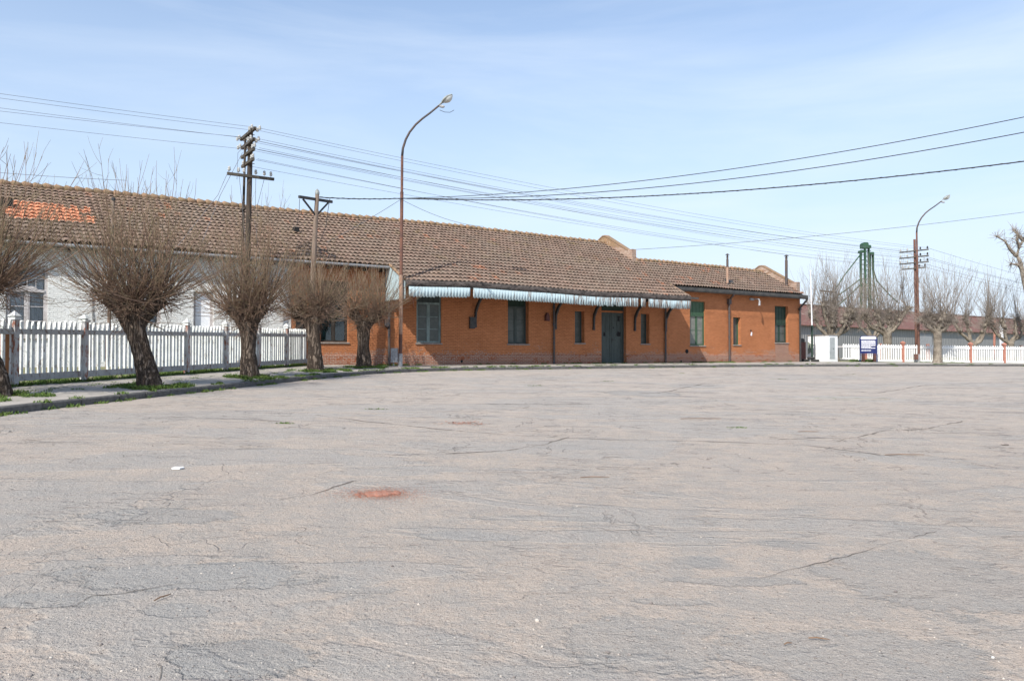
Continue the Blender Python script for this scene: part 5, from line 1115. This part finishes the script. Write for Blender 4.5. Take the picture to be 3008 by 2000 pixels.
# long open cracks and patch seams in the asphalt
cg = np.random.default_rng(14)
def crack(mb, pts, w):
    P = [np.array(px2g(*p)) for p in pts]; L_ = [P[0]]
    for a, b in zip(P[:-1], P[1:]):
        n = max(4, int(np.linalg.norm(b - a) / .10)); t = np.linspace(0, 1, n + 1)[1:]; L_ += [a + (b - a) * q for q in t]
    L_ = np.array(L_); n = len(L_); j = np.cumsum(cg.normal(0, .016, (n, 2)), axis=0); j -= np.linspace(0, 1, n)[:, None] * j[-1]; L_ = L_ + j + cg.normal(0, .006, (n, 2))
    d_ = np.gradient(L_, axis=0); d_ /= np.linalg.norm(d_, axis=1)[:, None] + 1e-9; nn = np.stack([-d_[:, 1], d_[:, 0]], 1)
    ww = w * (1.5 if w > .012 else 1.2) * np.clip(.55 + .45 * np.sin(np.arange(n) * .37 + cg.uniform(0, 6)) + cg.normal(0, .3, n), .22, 1.4); ww[0] = ww[-1] = 0
    A = L_ + nn * ww[:, None] / 2; B = L_ - nn * ww[:, None] / 2
    mb.add([(x, y, float(f(x, y)) + .004) for x, y in A] + [(x, y, float(f(x, y)) + .004) for x, y in B], [(q, q + 1, n + q + 1, n + q) for q in range(n - 1)])
mb = MB()
for pts, w in (([(816, 1467), (893, 1454), (969, 1435), (1040, 1413), (1061, 1408)], .014), ([(928, 1218), (1100, 1240), (1300, 1262), (1500, 1278)], .03), ([(1144, 1336), (1320, 1331), (1494, 1323), (1590, 1306), (1672, 1283)], .022), ([(1500, 1277), (1788, 1293), (2075, 1299), (2363, 1308), (2587, 1337)], .026),
               ([(2446, 1296), (2587, 1264), (2715, 1260), (2843, 1235)], .03), ([(2165, 1705), (2267, 1689), (2497, 1625), (2683, 1567), (2753, 1558)], .007), ([(2574, 1155), (2715, 1133), (3008, 1120)], .045), ([(0, 1803), (261, 1778), (305, 1758), (477, 1730), (769, 1689)], .008), ([(1760, 1152), (1935, 1155), (2075, 1126)], .05), ([(1400, 1185), (1560, 1188), (1740, 1187)], .05),
               ([(2050, 1200), (2300, 1206), (2400, 1214)], .03), ([(1600, 1117), (1900, 1128), (2100, 1133)], .06), ([(500, 1225), (700, 1232), (860, 1240)], .03), ([(470, 2000), (478, 1950), (520, 1915)], .006), ([(2250, 1290), (2500, 1285)], .02), ([(1150, 1180), (1330, 1176)], .04), ([(1900, 1102), (2250, 1100), (2600, 1104)], .06)):
    crack(mb, pts, w)
tag(mb.build('road_cracks', plain('crack dirt', (.13, .11, .095), (.19, .165, .14), 9, .95)), None, kind='structure')
# brick dust heap
X, Y = px2g(1118, 1450); g = np.random.default_rng(6); n = 46; gx, gy = np.meshgrid(np.linspace(-1, 1, n), np.linspace(-1, 1, n)); rr = np.sqrt(gx ** 2 + gy ** 2) + .16 * np.sin(gx * 7 + 1) * np.sin(gy * 5) + .12 * np.sin(gx * 17 + gy * 9) + g.normal(0, .07, gx.shape) 
hz_ = np.where(rr < .62, .016 * (1 - rr / .62) + .002, -.01) + .006 * g.random(gx.shape) * (rr < .62)
px_, py_ = X + gx * .26 + gy * .08, Y + gy * .20; Vd = np.stack([px_, py_, f(px_, py_) + hz_ + .003], -1); idx = np.arange(n * n).reshape(n, n)
o = tag(np_mesh('brick_dust', Vd, np.stack([idx[:-1, :-1], idx[:-1, 1:], idx[1:, 1:], idx[1:, :-1]], -1).reshape(-1, 4), M['dust'], smooth=True), 'flat smear of crushed orange brick on the asphalt', 'rubble', kind='stuff')
n = 9000; a = g.uniform(0, 6.28, n); r_ = np.abs(g.normal(0, .22, n)); cxx = X + r_ * np.cos(a) * 1.15; cyy = Y + r_ * np.sin(a) * .9; s = g.uniform(.002, .006, n); th = g.uniform(0, 6.28, n)
Vd = np.stack([np.stack([cxx + s * np.cos(th + q * 2.09), cyy + s * np.sin(th + q * 2.09), f(cxx, cyy) + .006 + (q == 0) * s * .6], 1) for q in range(3)], 1)
tag(np_mesh('brick_crumbs', Vd.reshape(-1, 3), np.arange(3 * n).reshape(-1, 3), M['dust']), 'orange crumbs strewn round the crushed brick smear', 'rubble', kind='stuff')
X, Y = px2g(1366, 1243); n = 160; cxx = X + g.normal(0, .22, n); cyy = Y + g.normal(0, .14, n); s = g.uniform(.01, .03, n); th = g.uniform(0, 6.28, n)
Vd = np.stack([np.stack([cxx + s * np.cos(th + q * 2.09), cyy + s * np.sin(th + q * 2.09), f(cxx, cyy) + .008 + (q == 0) * s * .4], 1) for q in range(3)], 1)
tag(np_mesh('far_brick_crumbs', Vd.reshape(-1, 3), np.arange(3 * n).reshape(-1, 3), M['dust']), 'small scatter of orange crumbs farther up the plaza', 'rubble', kind='stuff')
# litter and sticks
def on(px, py): X, Y = px2g(px, py); return X, Y, float(f(X, Y))
X, Y, Z = on(527, 1376); b = MB(); b.prism([(-.055, -.05), (.04, -.06), (.065, .0), (.03, .05), (-.05, .04)], .004, .02, 'z'); o = b.build('paper_scrap', M['paper']); o.location = (X, Y, Z); tag(o, 'crumpled white paper scrap on the asphalt at the left', 'litter')
X, Y, Z = on(2905, 1926); b = MB(); b.prism([(-.007, -.006), (.006, -.007), (.008, .002), (.0, .007)], .002, .008, 'z'); o = b.build('pale_chip', M['paper']); o.location = (X, Y, Z); tag(o, 'tiny white chip near the lower right corner', 'litter')
for px, py, L_, ang, lab in ((1747, 1403, .32, .1, 'brown stick on the asphalt at the middle of the plaza'), (2058, 1231, .78, .0, 'long thin stick far up the plaza below the station door'), (2655, 1337, .55, .05, 'pale straight stick at the right of the plaza'), (2372, 1269, .35, .02, 'short thin stick up the plaza between two longer sticks'), (484, 1755, .13, 1.25, 'short dark stick standing out on the pale patch at lower left'), (2400, 1876, .10, -.2, 'small curved stick at lower right'), (2310, 1890, .05, .4, 'tiny stick beside the small curved stick')):
    X, Y, Z = on(px, py); b = MB(); b.tube([(-L_ / 2, 0, .012), (-L_ * .1, L_ * .03, .016), (L_ * .2, -L_ * .01, .014), (L_ / 2, L_ * .02, .011)], [q_ * min(.6, .3 + L_ * .5) for q_ in (.009, .011, .010, .006)], 6); o = b.build('stick', M['stick']); o.location = (X, Y, Z); o.rotation_euler = (0, 0, ang); tag(o, lab, 'stick', 'sticks on the plaza')
for px, py, s, lab in ((691, 1777, .022, 'dark pebble pair right of the short dark stick'), (841, 1846, .022, 'dark pebble below the middle left'), (400, 1872, .02, 'dark stone at lower left'), (176, 1976, .022, 'dark stone in the lower left corner'), (2949, 1307, .10, 'dark lump near the right edge'), (2992, 1820, .022, 'dark pebble at the lower right edge'), (1449, 1785, .03, 'brown stone at the bottom centre')):
    s = s * .5; X, Y, Z = on(px, py); b = MB(); b.lathe((0, 0, -.003), [(s * .6, 0), (s, s * .3), (s * .8, s * .7), (s * .2, s * .9)], 7); o = b.build('pebble', M['stone']); o.location = (X, Y, Z); o.rotation_euler = (0, 0, px % 6); o.scale = (1.2, .8, 1); tag(o, lab, 'stone', 'loose stones on the plaza')
# pale concrete cover in the plaza
X, Y, Z = on(2440, 1169); b = MB(); b.prism([(-1.5, -.35), (-.2, -.55), (1.4, -.42), (1.55, .2), (.3, .5), (-1.3, .35)], -.05, .012, 'z'); o = b.build('concrete_slab', M['pave']); o.location = (X, Y, Z); tag(o, None, kind='structure')
